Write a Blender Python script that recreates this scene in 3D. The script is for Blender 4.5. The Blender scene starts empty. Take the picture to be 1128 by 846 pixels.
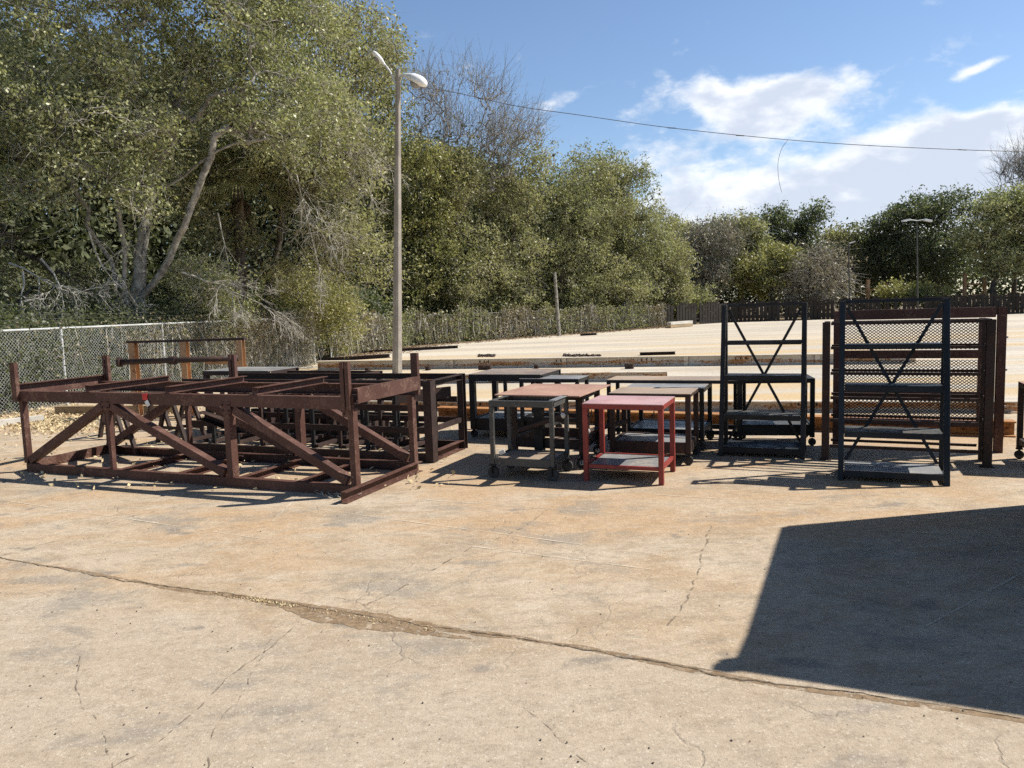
import bpy, math, random
import numpy as np
from mathutils import Vector, Matrix
random.seed(7)
RNG = np.random.default_rng(11)
sc = bpy.context.scene
COL = sc.collection
rad = math.radians

# ------------------------------------------------------------------ camera
H0 = 1.75
F = 847.0
PITCH = math.atan(86.0 / F)
ROLL = math.atan(0.032)
_r = Vector((1, 0, 0)); _f = Vector((0, math.cos(PITCH), -math.sin(PITCH))); _u = Vector((0, math.sin(PITCH), math.cos(PITCH)))
CU = _u * math.cos(ROLL) + _r * math.sin(ROLL)
CR = _r * math.cos(ROLL) - _u * math.sin(ROLL)
CF = _f
CAM = Vector((0, 0, H0))
def ray(px, py):
    return CF + CR * ((px - 564) / F) + CU * ((423 - py) / F)
def G(px, py, z=0.0):
    d = ray(px, py); t = (z - H0) / d.z
    p = CAM + d * t
    return Vector((p.x, p.y, z))
def P(px, py, y):
    d = ray(px, py); t = y / d.y
    return CAM + d * t
def proj(p):
    v = p - CAM; d = v.dot(CF)
    return (564 + F * v.dot(CR) / d, 423 - F * v.dot(CU) / d)
def ZH(g, py):
    """height above ground point g that lands on image row py"""
    lo, hi = 0.0, 30.0
    for _ in range(40):
        m = (lo + hi) / 2
        if proj(Vector((g.x, g.y, m)))[1] > py: lo = m
        else: hi = m
    return lo
cd = bpy.data.cameras.new('camera'); cam = bpy.data.objects.new('camera', cd); COL.objects.link(cam)
cam.matrix_world = Matrix(((CR.x, CU.x, -CF.x, 0), (CR.y, CU.y, -CF.y, 0), (CR.z, CU.z, -CF.z, H0), (0, 0, 0, 1)))
cd.sensor_width = 36; cd.lens = 36 * F / 1128; cd.clip_end = 2000; cd.clip_start = 0.05
sc.camera = cam
cy = sc.cycles
cy.use_denoising = False; cy.use_adaptive_sampling = True; cy.adaptive_threshold = 0.025
cy.max_bounces = 4; cy.diffuse_bounces = 2; cy.glossy_bounces = 2; cy.transmission_bounces = 2; cy.transparent_max_bounces = 6
cy.caustics_reflective = False; cy.caustics_refractive = False

# ------------------------------------------------------------------ tagging / meshes
def tag(o, label=None, cat=None, group=None, kind=None):
    if label: o['label'] = label
    if cat: o['category'] = cat
    if group: o['group'] = group
    if kind: o['kind'] = kind
    return o
def thing(name, label, cat, base, group=None):
    o = bpy.data.objects.new(name, None); COL.objects.link(o)
    o.empty_display_size = 0.1
    o.location = Vector(base)
    return tag(o, label, cat, group)
def wloc(o):
    v = Vector(o.location)
    while o.parent: o = o.parent; v = v + Vector(o.location)
    return v
def mesh_obj(name, verts, faces, mat, parent=None, smooth=False, base=None):
    off = wloc(parent) if parent else (Vector(base) if base is not None else Vector((0, 0, 0)))
    me = bpy.data.meshes.new(name)
    me.from_pydata([(v[0] - off.x, v[1] - off.y, v[2] - off.z) for v in verts], [], faces)
    me.materials.append(mat)
    if smooth: me.shade_smooth()
    me.update()
    o = bpy.data.objects.new(name, me); COL.objects.link(o)
    if parent: o.parent = parent
    elif base is not None: o.location = off
    return o
def np_mesh(name, V, quads, mat, parent=None, smooth=False, base=None, mats=None, midx=None):
    """V (n,3), quads (m,k) arrays"""
    off = wloc(parent) if parent else (Vector(base) if base is not None else Vector((0, 0, 0)))
    me = bpy.data.meshes.new(name)
    V = np.asarray(V, dtype=np.float32) - np.array(off, dtype=np.float32)
    m, k = quads.shape
    me.vertices.add(len(V)); me.vertices.foreach_set('co', V.ravel())
    me.loops.add(m * k); me.loops.foreach_set('vertex_index', quads.astype(np.int32).ravel())
    me.polygons.add(m); me.polygons.foreach_set('loop_start', np.arange(0, m * k, k, dtype=np.int32))
    me.polygons.foreach_set('loop_total', np.full(m, k, dtype=np.int32))
    if mats:
        for q in mats: me.materials.append(q)
        me.polygons.foreach_set('material_index', np.asarray(midx, dtype=np.int32))
    else: me.materials.append(mat)
    if smooth: me.polygons.foreach_set('use_smooth', np.ones(m, dtype=bool))
    me.update(calc_edges=True)
    o = bpy.data.objects.new(name, me); COL.objects.link(o)
    if parent: o.parent = parent
    elif base is not None: o.location = off
    return o
class MB:
    def __init__(s): s.v = []; s.f = []
    def prism(s, prof, a, b, up=(0, 0, 1)):
        a = Vector(a); b = Vector(b); d = (b - a).normalized(); up = Vector(up)
        if abs(d.dot(up)) > 0.98: up = Vector((0.36, 0.93, 0))
        side = d.cross(up).normalized(); upn = side.cross(d).normalized()
        n = len(prof); o = len(s.v)
        for q in (a, b):
            for (x, y) in prof: s.v.append(q + side * x + upn * y)
        for i in range(n):
            j = (i + 1) % n; s.f.append((o + i, o + j, o + n + j, o + n + i))
        s.f.append(tuple(o + i for i in reversed(range(n)))); s.f.append(tuple(o + n + i for i in range(n)))
        return s
    def box(s, a, b, w, h, up=(0, 0, 1)):
        return s.prism([(-w / 2, -h / 2), (w / 2, -h / 2), (w / 2, h / 2), (-w / 2, h / 2)], a, b, up)
    def channel(s, a, b, w, h, up=(0, 0, 1), t=0.008, flip=1):
        q = [(-w / 2, -h / 2), (w / 2, -h / 2), (w / 2, -h / 2 + t), (-w / 2 + t, -h / 2 + t), (-w / 2 + t, h / 2 - t), (w / 2, h / 2 - t), (w / 2, h / 2), (-w / 2, h / 2)]
        if flip < 0: q = [(-x, y) for x, y in reversed(q)]
        return s.prism(q, a, b, up)
    def angle(s, a, b, w, h, up=(0, 0, 1), t=0.006, flip=1):
        q = [(-w / 2, -h / 2), (-w / 2 + t, -h / 2), (-w / 2 + t, h / 2 - t), (w / 2, h / 2 - t), (w / 2, h / 2), (-w / 2, h / 2)]
        if flip < 0: q = [(-x, y) for x, y in reversed(q)]
        return s.prism(q, a, b, up)
    def ibeam(s, a, b, w, h, t=0.018, up=(0, 0, 1)):
        k = t * 0.45
        q = [(-w / 2, -h / 2), (w / 2, -h / 2), (w / 2, -h / 2 + t), (k, -h / 2 + t), (k, h / 2 - t), (w / 2, h / 2 - t), (w / 2, h / 2), (-w / 2, h / 2), (-w / 2, h / 2 - t), (-k, h / 2 - t), (-k, -h / 2 + t), (-w / 2, -h / 2 + t)]
        return s.prism(q, a, b, up)
    def tube(s, pts, r, n=8):
        pts = [Vector(p) for p in pts]
        rs = r if isinstance(r, (list, tuple)) else [r] * len(pts)
        o = len(s.v); prev = None
        for i, p in enumerate(pts):
            d = (pts[min(i + 1, len(pts) - 1)] - pts[max(i - 1, 0)]).normalized()
            up = Vector((0, 0, 1)) if abs(d.z) < 0.95 else Vector((1, 0, 0))
            if prev is not None: up = prev
            sd = d.cross(up).normalized(); up = sd.cross(d).normalized(); prev = up
            for k in range(n):
                a = 2 * math.pi * k / n
                s.v.append(p + (sd * math.cos(a) + up * math.sin(a)) * rs[i])
        for i in range(len(pts) - 1):
            for k in range(n):
                k2 = (k + 1) % n
                s.f.append((o + i * n + k, o + i * n + k2, o + (i + 1) * n + k2, o + (i + 1) * n + k))
        s.f.append(tuple(o + k for k in reversed(range(n))))
        e = o + (len(pts) - 1) * n
        s.f.append(tuple(e + k for k in range(n)))
        return s
    def build(s, name, mat, parent=None, smooth=False, base=None, bevel=0):
        o = mesh_obj(name, s.v, s.f, mat, parent, smooth, base)
        if bevel:
            m = o.modifiers.new('bevel', 'BEVEL'); m.width = bevel; m.segments = 1; m.limit_method = 'ANGLE'
        return o

# ------------------------------------------------------------------ materials
def new_mat(name):
    m = bpy.data.materials.new(name); m.use_nodes = True
    nt = m.node_tree; nt.nodes.clear()
    out = nt.nodes.new('ShaderNodeOutputMaterial')
    return m, nt, out
class NT:
    def __init__(s, nt): s.nt = nt; s.pos = None
    def n(s, t, **kw):
        x = s.nt.nodes.new(t)
        for k, v in kw.items():
            if k.startswith('i_'):
                key = k[2:]; key = int(key) if key.isdigit() else key
                s.set(x.inputs[key], v)
            else: setattr(x, k, v)
        return x
    def set(s, inp, v):
        if isinstance(v, bpy.types.NodeSocket): s.nt.links.new(v, inp)
        elif isinstance(v, bpy.types.Node): s.nt.links.new(v.outputs[0], inp)
        else: inp.default_value = v
    def m(s, op, a, b=0.0, c=0.0, clamp=False):
        x = s.nt.nodes.new('ShaderNodeMath'); x.operation = op; x.use_clamp = clamp
        s.set(x.inputs[0], a); s.set(x.inputs[1], b); s.set(x.inputs[2], c)
        return x.outputs[0]
    def noise(s, scale, detail=4, rough=0.55, vec=None, dist=0.0):
        x = s.nt.nodes.new('ShaderNodeTexNoise'); x.inputs['Scale'].default_value = scale
        x.inputs['Detail'].default_value = detail; x.inputs['Roughness'].default_value = rough
        x.inputs['Distortion'].default_value = dist
        if vec is None: vec = s.coord()
        s.nt.links.new(vec, x.inputs['Vector'])
        return x.outputs['Fac']
    def coord(s):
        if s.pos is None: s.pos = s.nt.nodes.new('ShaderNodeNewGeometry').outputs['Position']
        return s.pos
    def mapv(s, scale, vec=None, rot=(0, 0, 0), loc=(0, 0, 0)):
        x = s.nt.nodes.new('ShaderNodeMapping'); x.inputs['Scale'].default_value = scale
        x.inputs['Rotation'].default_value = rot; x.inputs['Location'].default_value = loc
        s.nt.links.new(vec if vec is not None else s.coord(), x.inputs['Vector'])
        return x.outputs[0]
    def ramp(s, fac, lo, hi, a=0.0, b=1.0):
        x = s.nt.nodes.new('ShaderNodeMapRange'); x.interpolation_type = 'SMOOTHSTEP'
        s.set(x.inputs[0], fac); x.inputs[1].default_value = lo; x.inputs[2].default_value = hi
        x.inputs[3].default_value = a; x.inputs[4].default_value = b
        return x.outputs[0]
    def mix(s, fac, a, b, mode='MIX'):
        x = s.nt.nodes.new('ShaderNodeMix'); x.data_type = 'RGBA'; x.blend_type = mode
        s.set(x.inputs[0], fac)
        for i, v in ((6, a), (7, b)):
            if isinstance(v, tuple): v = (v[0], v[1], v[2], 1.0)
            s.set(x.inputs[i], v)
        return x.outputs[2]
    def bsdf(s, color, rough=0.7, metal=0.0, spec=0.4, bump=None, bstr=0.3, bdist=0.01):
        p = s.nt.nodes.new('ShaderNodeBsdfPrincipled')
        if isinstance(color, tuple): color = (color[0], color[1], color[2], 1)
        s.set(p.inputs['Base Color'], color); s.set(p.inputs['Roughness'], rough)
        p.inputs['Metallic'].default_value = metal; p.inputs['Specular IOR Level'].default_value = spec
        if bump is not None:
            b = s.nt.nodes.new('ShaderNodeBump'); b.inputs['Strength'].default_value = bstr; b.inputs['Distance'].default_value = bdist
            s.set(b.inputs['Height'], bump); s.nt.links.new(b.outputs[0], p.inputs['Normal'])
        return p.outputs[0]

def steel(name, base, rust, amount=0.5, rough=0.55, scale=6.0, light=None, spec=0.4):
    m, nt, out = new_mat(name); q = NT(nt)
    n1 = q.noise(scale, 6, 0.65); n2 = q.noise(scale * 7, 4, 0.6); n3 = q.noise(scale * 0.35, 3, 0.5)
    f = q.ramp(q.m('ADD', n1, q.m('MULTIPLY', q.m('SUBTRACT', n2, 0.5), 0.5)), 0.62 - 0.25 * amount, 0.72 - 0.1 * amount)
    c = q.mix(f, base, rust)
    c = q.mix(q.ramp(n3, 0.35, 0.7, 0.0, 0.45), c, tuple(min(1, x * 1.7 + 0.01) for x in base))
    if light: c = q.mix(q.ramp(n2, 0.62, 0.72, 0, 0.7), c, light)
    r = q.ramp(n1, 0.3, 0.7, rough - 0.1, rough + 0.2)
    nt.links.new(q.bsdf(c, r, 0.0, spec, n2, 0.25, 0.003), out.inputs[0])
    return m
M = {}
M['maroon'] = steel('maroon_primer', (0.074, 0.033, 0.024), (0.15, 0.085, 0.062), 0.45, 0.6, light=(0.24, 0.16, 0.13), spec=0.3)
M['darkbrown'] = steel('dark_brown_steel', (0.032, 0.019, 0.016), (0.075, 0.038, 0.026), 0.4, 0.6, spec=0.3)
M['black'] = steel('black_steel', (0.010, 0.010, 0.011), (0.035, 0.028, 0.022), 0.2, 0.5, spec=0.3)
M['navy'] = steel('navy_steel', (0.010, 0.016, 0.024), (0.028, 0.028, 0.03), 0.3, 0.5, spec=0.25)
M['red'] = steel('red_painted_steel', (0.21, 0.026, 0.02), (0.11, 0.03, 0.022), 0.5, 0.5, 9, light=(0.3, 0.14, 0.12))
M['redtop'] = steel('faded_red_table_top', (0.38, 0.235, 0.235), (0.28, 0.15, 0.135), 0.45, 0.5, 4, light=(0.55, 0.42, 0.44))
M['gunmetal'] = steel('gunmetal_steel', (0.05, 0.05, 0.047), (0.09, 0.078, 0.065), 0.4, 0.5, light=(0.32, 0.31, 0.29))
M['greyplate'] = steel('grey_plate', (0.2, 0.2, 0.2), (0.3, 0.27, 0.23), 0.4, 0.4, 3)
M['rustplate'] = steel('rust_brown_plate', (0.33, 0.19, 0.14), (0.38, 0.24, 0.17), 0.5, 0.55, 3, light=(0.5, 0.4, 0.34))
M['tanplate'] = steel('tan_rust_plate', (0.27, 0.205, 0.15), (0.31, 0.22, 0.15), 0.5, 0.55, 3, light=(0.46, 0.38, 0.3))
M['benchtop'] = steel('worn_bench_top', (0.2, 0.16, 0.135), (0.28, 0.2, 0.15), 0.5, 0.5, 3, light=(0.4, 0.37, 0.33))
M['orange'] = steel('orange_rusted_steel', (0.42, 0.25, 0.13), (0.24, 0.11, 0.06), 0.45, 0.75, 5)
M['rubber'] = steel('black_rubber', (0.03, 0.03, 0.03), (0.05, 0.045, 0.04), 0.3, 0.7)
M['galv'] = steel('galvanised_steel', (0.42, 0.43, 0.43), (0.3, 0.29, 0.27), 0.3, 0.4, light=(0.55, 0.55, 0.55))
M['wire'] = steel('fence_wire', (0.38, 0.39, 0.39), (0.26, 0.25, 0.23), 0.3, 0.45)
M['knob'] = steel('worn_white_knob', (0.6, 0.58, 0.53), (0.4, 0.38, 0.33), 0.3, 0.5)
M['lampwhite'] = steel('white_lamp_housing', (0.7, 0.71, 0.7), (0.5, 0.5, 0.48), 0.3, 0.45)
M['polecon'] = steel('pole_concrete', (0.26, 0.23, 0.195), (0.36, 0.32, 0.27), 0.5, 0.85, 3, light=(0.44, 0.4, 0.34))
M['timber'] = steel('weathered_timber', (0.3, 0.22, 0.13), (0.22, 0.15, 0.09), 0.5, 0.85, 4)
M['kerb'] = steel('pale_kerb_concrete', (0.5, 0.47, 0.42), (0.38, 0.34, 0.28), 0.4, 0.85, 5)
M['paling'] = steel('dark_paling_wood', (0.026, 0.023, 0.021), (0.05, 0.04, 0.032), 0.5, 0.85, 3, spec=0.15)
M['cable'] = steel('black_cable', (0.02, 0.02, 0.02), (0.03, 0.03, 0.03), 0.2, 0.6)
M['hole'] = steel('dark_slot', (0.02, 0.015, 0.012), (0.03, 0.02, 0.015), 0.3, 0.8)
M['crate'] = steel('container_paint', (0.16, 0.2, 0.22), (0.2, 0.1, 0.06), 0.4, 0.5)
M['tagred'] = steel('red_tag', (0.5, 0.03, 0.03), (0.45, 0.05, 0.04), 0.2, 0.5)
M['tagwhite'] = steel('white_tag', (0.7, 0.7, 0.7), (0.6, 0.6, 0.58), 0.2, 0.5)

def beam_mat(name, base, rust, lo, hi, scale=1.0):
    m, nt, out = new_mat(name); q = NT(nt)
    v = q.mapv((0.9 * scale, 0.9 * scale, 9.0)); n1 = q.noise(1.0, 6, 0.7, v); n2 = q.noise(18, 4, 0.6)
    Z = q.n('ShaderNodeSeparateXYZ', i_0=q.coord()).outputs[2]; zb = q.m('MULTIPLY', q.ramp(Z, 0.03, 0.08), q.ramp(Z, 0.19, 0.12)); n1 = q.m('ADD', n1, q.m('MULTIPLY', q.m('SUBTRACT', zb, 0.5), 0.16))
    f = q.ramp(q.m('ADD', n1, q.m('MULTIPLY', q.m('SUBTRACT', n2, 0.5), 0.35)), lo, hi)
    c = q.mix(f, base, rust)
    c = q.mix(q.ramp(q.noise(3, 5, 0.6), 0.4, 0.7, 0, 0.5), c, tuple(x * 0.72 for x in base))
    c = q.mix(q.m('MULTIPLY', f, q.ramp(n2, 0.5, 0.65)), c, tuple(x * 0.45 for x in rust))
    nt.links.new(q.bsdf(c, 0.7, 0, 0.3, n2, 0.3, 0.004), out.inputs[0]); return m
M['beam_pale'] = beam_mat('pale_painted_beam', (0.60, 0.53, 0.43), (0.44, 0.20, 0.07), 0.47, 0.60)
M['beam_rust'] = beam_mat('orange_rusted_beam', (0.40, 0.19, 0.07), (0.20, 0.07, 0.02), 0.45, 0.65)

def concrete():
    m, nt, out = new_mat('stained_concrete'); q = NT(nt); g = q.coord()
    sep = q.n('ShaderNodeSeparateXYZ', i_0=g); Y = sep.outputs[1]; X = sep.outputs[0]
    big = q.noise(0.35, 5, 0.6, q.mapv((1, 1.6, 1))); mid = q.noise(1.6, 6, 0.65, q.mapv((1, 1.3, 1), loc=(5, 3, 0)), 0.6)
    fine = q.noise(34, 5, 0.75); grit = q.noise(120, 3, 0.7)
    c = q.mix(q.ramp(big, 0.35, 0.65), (0.48, 0.375, 0.26), (0.52, 0.425, 0.315))
    c = q.mix(q.ramp(mid, 0.45, 0.65, 0, 0.75), c, (0.35, 0.26, 0.165))
    m3 = q.noise(5.5, 7, 0.75, q.mapv((0.7, 1.5, 1), rot=(0, 0, rad(-15)), loc=(1, 2, 0)), 0.4)
    c = q.mix(q.ramp(m3, 0.5, 0.66, 0, 0.6), c, (0.29, 0.235, 0.175)); c = q.mix(q.ramp(m3, 0.46, 0.33, 0, 0.6), c, (0.58, 0.49, 0.385))
    # rusty orange stains
    rs = q.noise(0.8, 6, 0.7, q.mapv((0.55, 1.5, 1), rot=(0, 0, rad(20)), loc=(11, 7, 0)), 0.4)
    near_things = q.ramp(Y, 4.6, 7.0)
    c = q.mix(q.m('MULTIPLY', q.ramp(rs, 0.42, 0.6, 0, 0.62), q.ramp(Y, 3.5, 6.0, 0.25, 1.0)), c, (0.48, 0.30, 0.15))
    # greyer, rougher slab towards the camera (poured separately)
    line = q.m('ADD', Y, q.m('MULTIPLY', X, 0.30))
    wob = q.m('ADD', line, q.m('MULTIPLY', q.m('SUBTRACT', mid, 0.5), 1.2))
    c = q.mix(q.ramp(wob, 4.15, 3.5, 0, 0.6), c, (0.45, 0.375, 0.29))
    # grey oily patches
    oil = q.noise(1.2, 8, 0.72, q.mapv((0.8, 1.3, 1), loc=(31, 17, 0)), 0.3)
    c = q.mix(q.ramp(oil, 0.52, 0.64, 0, 0.6), c, (0.235, 0.215, 0.185))
    oil2 = q.noise(2.2, 3, 0.5, q.mapv((1, 1.4, 1), loc=(3, 47, 0)))
    c = q.mix(q.ramp(oil2, 0.64, 0.72, 0, 0.6), c, (0.17, 0.155, 0.14))
    # pale bleached rubs
    pale = q.noise(2.1, 9, 0.8, q.mapv((0.8, 1.6, 1), rot=(0, 0, rad(-18)), loc=(9, 1, 0)), 0.5)
    c = q.mix(q.ramp(pale, 0.58, 0.75, 0, 0.6), c, (0.58, 0.5, 0.40))
    # far lot: pale, with ochre streaks
    st = q.noise(1.0, 5, 0.65, q.mapv((0.05, 0.5, 1), rot=(0, 0, rad(14)), loc=(2, 9, 0)), 0.2)
    far = q.mix(q.ramp(st, 0.42, 0.6), (0.64, 0.58, 0.48), (0.50, 0.455, 0.385))
    st2 = q.noise(1.0, 5, 0.65, q.mapv((0.035, 0.4, 1), rot=(0, 0, rad(14)), loc=(12, 3, 0)), 0.2)
    och = q.m('MULTIPLY', q.ramp(st2, 0.44, 0.62), q.ramp(Y, 42, 24, 0.15, 1.0))
    far = q.mix(q.m('MULTIPLY', och, 0.85), far, (0.60, 0.42, 0.20))
    far = q.mix(q.ramp(q.noise(0.25, 4, 0.6, q.mapv((0.5, 1.2, 1))), 0.5, 0.7, 0, 0.5), far, (0.36, 0.32, 0.26))
    fw = q.m('ADD', Y, q.m('MULTIPLY', X, 0.35))
    c = q.mix(q.ramp(fw, 12.0, 14.5), c, far)
    # grain
    g2 = q.noise(13, 8, 0.8, q.mapv((0.8, 1.2, 1), loc=(4, 4, 4))); g3 = q.noise(60, 4, 0.8)
    c = q.mix(q.ramp(g2, 0.5, 0.62, 0, 0.4), c, (0.25, 0.195, 0.14)); c = q.mix(q.ramp(g2, 0.48, 0.36, 0, 0.35), c, (0.62, 0.53, 0.42))
    c = q.mix(q.ramp(g3, 0.56, 0.7, 0, 0.5), c, (0.22, 0.175, 0.13)); c = q.mix(q.ramp(g3, 0.42, 0.3, 0, 0.45), c, (0.68, 0.6, 0.49))
    c = q.mix(q.ramp(fine, 0.3, 0.7, 0.22, 0.0), c, (0.2, 0.165, 0.13))
    c = q.mix(q.ramp(grit, 0.62, 0.72, 0, 0.35), c, (0.66, 0.6, 0.5))
    c = q.mix(q.ramp(grit, 0.36, 0.28, 0, 0.5), c, (0.12, 0.1, 0.08))
    fl = q.n('ShaderNodeTexVoronoi'); fl.inputs['Scale'].default_value = 62; nt.links.new(g, fl.inputs['Vector'])
    fr_ = q.n('ShaderNodeSeparateColor', i_0=fl.outputs['Color']).outputs[0]
    c = q.mix(q.m('MULTIPLY', q.ramp(fl.outputs['Distance'], 0.5, 0.25), q.ramp(fr_, 0.6, 0.95, 0, 0.38)), c, (0.66, 0.6, 0.5))
    c = q.mix(q.m('MULTIPLY', q.ramp(fl.outputs['Distance'], 0.5, 0.25), q.ramp(fr_, 0.35, 0.06, 0, 0.4)), c, (0.2, 0.16, 0.12))
    # hairline crazing
    vo = q.n('ShaderNodeTexVoronoi', feature='DISTANCE_TO_EDGE'); vo.inputs['Scale'].default_value = 0.75
    w = q.n('ShaderNodeVectorMath', operation='ADD')
    nz = q.n('ShaderNodeTexNoise'); nz.inputs['Scale'].default_value = 1.7; nz.inputs['Detail'].default_value = 6; nt.links.new(g, nz.inputs['Vector'])
    nt.links.new(g, w.inputs[0]); sc2 = q.n('ShaderNodeVectorMath', operation='SCALE'); nt.links.new(nz.outputs['Color'], sc2.inputs[0]); sc2.inputs['Scale'].default_value = 0.9
    nt.links.new(sc2.outputs[0], w.inputs[1]); nt.links.new(w.outputs[0], vo.inputs['Vector'])
    cr = q.m('MULTIPLY', q.ramp(vo.outputs['Distance'], 0.010, 0.002), q.ramp(q.noise(0.9, 3, 0.5, q.mapv((1, 1, 1), loc=(8, 8, 8))), 0.48, 0.62))
    c = q.mix(q.m('MULTIPLY', cr, 0.25), c, (0.2, 0.16, 0.125))
    hgt = q.m('ADD', q.m('MULTIPLY', fine, 0.7), q.m('MULTIPLY', grit, 0.5)); hgt = q.m('ADD', hgt, q.m('MULTIPLY', g2, 1.5))
    hgt = q.m('SUBTRACT', hgt, q.m('MULTIPLY', cr, 0.7))
    nt.links.new(q.bsdf(c, 0.85, 0, 0.25, hgt, 0.6, 0.008), out.inputs[0]); return m
M['concrete'] = concrete()
def simple_noise_mat(name, a, b, scale, rough=0.9, alpha=None, bump=0.5):
    m, nt, out = new_mat(name); q = NT(nt)
    n = q.noise(scale, 6, 0.7)
    sh = q.bsdf(q.mix(q.ramp(n, 0.35, 0.65), a, b), rough, 0, 0.2, n, bump, 0.02)
    if alpha is not None:
        t = q.n('ShaderNodeBsdfTransparent'); mx = q.n('ShaderNodeMixShader')
        na = q.noise(alpha[0], 5, 0.7); q.set(mx.inputs[0], q.ramp(na, alpha[1], alpha[2]))
        nt.links.new(t.outputs[0], mx.inputs[1]); nt.links.new(sh, mx.inputs[2]); sh = mx.outputs[0]
    nt.links.new(sh, out.inputs[0]); return m
M['soil'] = simple_noise_mat('leafy_soil', (0.12, 0.09, 0.055), (0.26, 0.2, 0.125), 3)
M['dirtfill'] = simple_noise_mat('joint_dirt', (0.21, 0.14, 0.08), (0.31, 0.225, 0.145), 14, alpha=(16, 0.36, 0.56))
M['crack'] = simple_noise_mat('crack_dark', (0.07, 0.055, 0.04), (0.18, 0.14, 0.10), 14, alpha=(11, 0.34, 0.5))
M['crackthin'] = simple_noise_mat('crack_faint', (0.17, 0.135, 0.10), (0.26, 0.21, 0.16), 20, alpha=(9, 0.44, 0.64))
M['score'] = simple_noise_mat('pale_score', (0.6, 0.52, 0.42), (0.7, 0.62, 0.5), 20, alpha=(2.5, 0.3, 0.75), bump=0.1)
M['litter'] = simple_noise_mat('dry_leaves', (0.5, 0.38, 0.2), (0.68, 0.56, 0.36), 30)
M['pebble'] = simple_noise_mat('pebble', (0.05, 0.04, 0.035), (0.2, 0.17, 0.14), 20)
M['bark'] = simple_noise_mat('grey_bark', (0.15, 0.135, 0.115), (0.42, 0.39, 0.34), 7, 0.9)
M['barkdark'] = simple_noise_mat('dark_bark', (0.06, 0.048, 0.04), (0.13, 0.11, 0.09), 6, 0.9)
M['twig'] = simple_noise_mat('pale_twig', (0.30, 0.28, 0.24), (0.50, 0.47, 0.41), 6, 0.9)

def leaf_mat(name, c1, c2, c3, trans=0.45, rough=0.45):
    m, nt, out = new_mat(name); q = NT(nt)
    g = nt.nodes.new('ShaderNodeNewGeometry'); q.pos = g.outputs['Position']
    ri = g.outputs['Random Per Island']
    c = q.mix(q.ramp(ri, 0.0, 0.75), c1, c2); c = q.mix(q.ramp(ri, 0.8, 1.0), c, c3)
    n = q.noise(0.55, 4, 0.6)
    c = q.mix(q.ramp(n, 0.4, 0.65, 0, 0.55), c, c3)
    p = q.bsdf(c, rough, 0, 0.4)
    t = q.n('ShaderNodeBsdfTranslucent'); tc = q.mix(1.0, c, (1.1, 1.22, 0.8), 'MULTIPLY'); nt.links.new(tc, t.inputs[0])
    mx = q.n('ShaderNodeMixShader'); mx.inputs[0].default_value = trans
    nt.links.new(p, mx.inputs[1]); nt.links.new(t.outputs[0], mx.inputs[2]); nt.links.new(mx.outputs[0], out.inputs[0])
    return m
L = {}
L['oak'] = leaf_mat('oak_leaves', (0.115, 0.12, 0.06), (0.29, 0.285, 0.15), (0.39, 0.37, 0.21))
L['bright'] = leaf_mat('bright_leaves', (0.125, 0.135, 0.055), (0.35, 0.355, 0.165), (0.52, 0.50, 0.28), 0.3, 0.42)
L['yellow'] = leaf_mat('yellow_green_leaves', (0.15, 0.155, 0.055), (0.32, 0.31, 0.12), (0.42, 0.37, 0.16), 0.32)
L['olive'] = leaf_mat('olive_leaves', (0.13, 0.13, 0.065), (0.32, 0.305, 0.16), (0.44, 0.40, 0.235))
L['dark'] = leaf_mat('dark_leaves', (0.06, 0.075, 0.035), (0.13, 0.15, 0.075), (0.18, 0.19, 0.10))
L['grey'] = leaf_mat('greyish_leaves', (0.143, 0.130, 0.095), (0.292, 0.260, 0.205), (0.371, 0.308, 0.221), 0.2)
L['shade'] = leaf_mat('shaded_wood_leaves', (0.06, 0.075, 0.035), (0.11, 0.125, 0.06), (0.15, 0.15, 0.08), 0.2, 0.8)  # deep woodland shade put into a darker leaf colour
L['tanvine'] = leaf_mat('dry_vine_leaves', (0.15, 0.14, 0.07), (0.27, 0.23, 0.15), (0.32, 0.25, 0.16), 0.2)
L['moss'] = leaf_mat('hanging_moss', (0.17, 0.17, 0.14), (0.24, 0.24, 0.2), (0.2, 0.19, 0.15), 0.2, 0.8)
L['deadpalm'] = leaf_mat('dead_palm_fronds', (0.22, 0.16, 0.11), (0.34, 0.27, 0.2), (0.2, 0.14, 0.1), 0.2, 0.8)

# ------------------------------------------------------------------ sun, sky
s_foot = G(729, 535); s_tip = G(650, 541)
sh = (s_tip - s_foot) / 0.77
SHIFT = Vector((sh.x, sh.y, 0))                 # shadow displacement per metre of height
az = math.atan2(-sh.y, -sh.x); el = math.atan2(1, math.hypot(sh.x, sh.y))
print('sun az(from +x) %.1f el %.1f shift %.2f %.2f' % (math.degrees(az), math.degrees(el), sh.x, sh.y))
sd = bpy.data.lights.new('sun', 'SUN'); sd.energy = 5.0; sd.angle = rad(0.53); sd.color = (1.0, 0.95, 0.86)
sun = bpy.data.objects.new('sun', sd); COL.objects.link(sun)
sundir = Vector((math.cos(el) * math.cos(az), math.cos(el) * math.sin(az), math.sin(el)))
sun.rotation_euler = sundir.to_track_quat('Z', 'Y').to_euler(); sun.location = (0, 0, 30)
w = bpy.data.worlds.new('World'); sc.world = w; w.use_nodes = True; nt = w.node_tree; nt.nodes.clear(); q = NT(nt)
sky = nt.nodes.new('ShaderNodeTexSky'); sky.sky_type = 'NISHITA'; sky.sun_disc = False
sky.sun_elevation = el; sky.sun_rotation = math.pi / 2 - az; sky.air_density = 1.0; sky.dust_density = 0.3; sky.ozone_density = 2.5
tc = nt.nodes.new('ShaderNodeTexCoord').outputs['Generated']; q.pos = tc
sp = q.n('ShaderNodeSeparateXYZ', i_0=tc)
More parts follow.
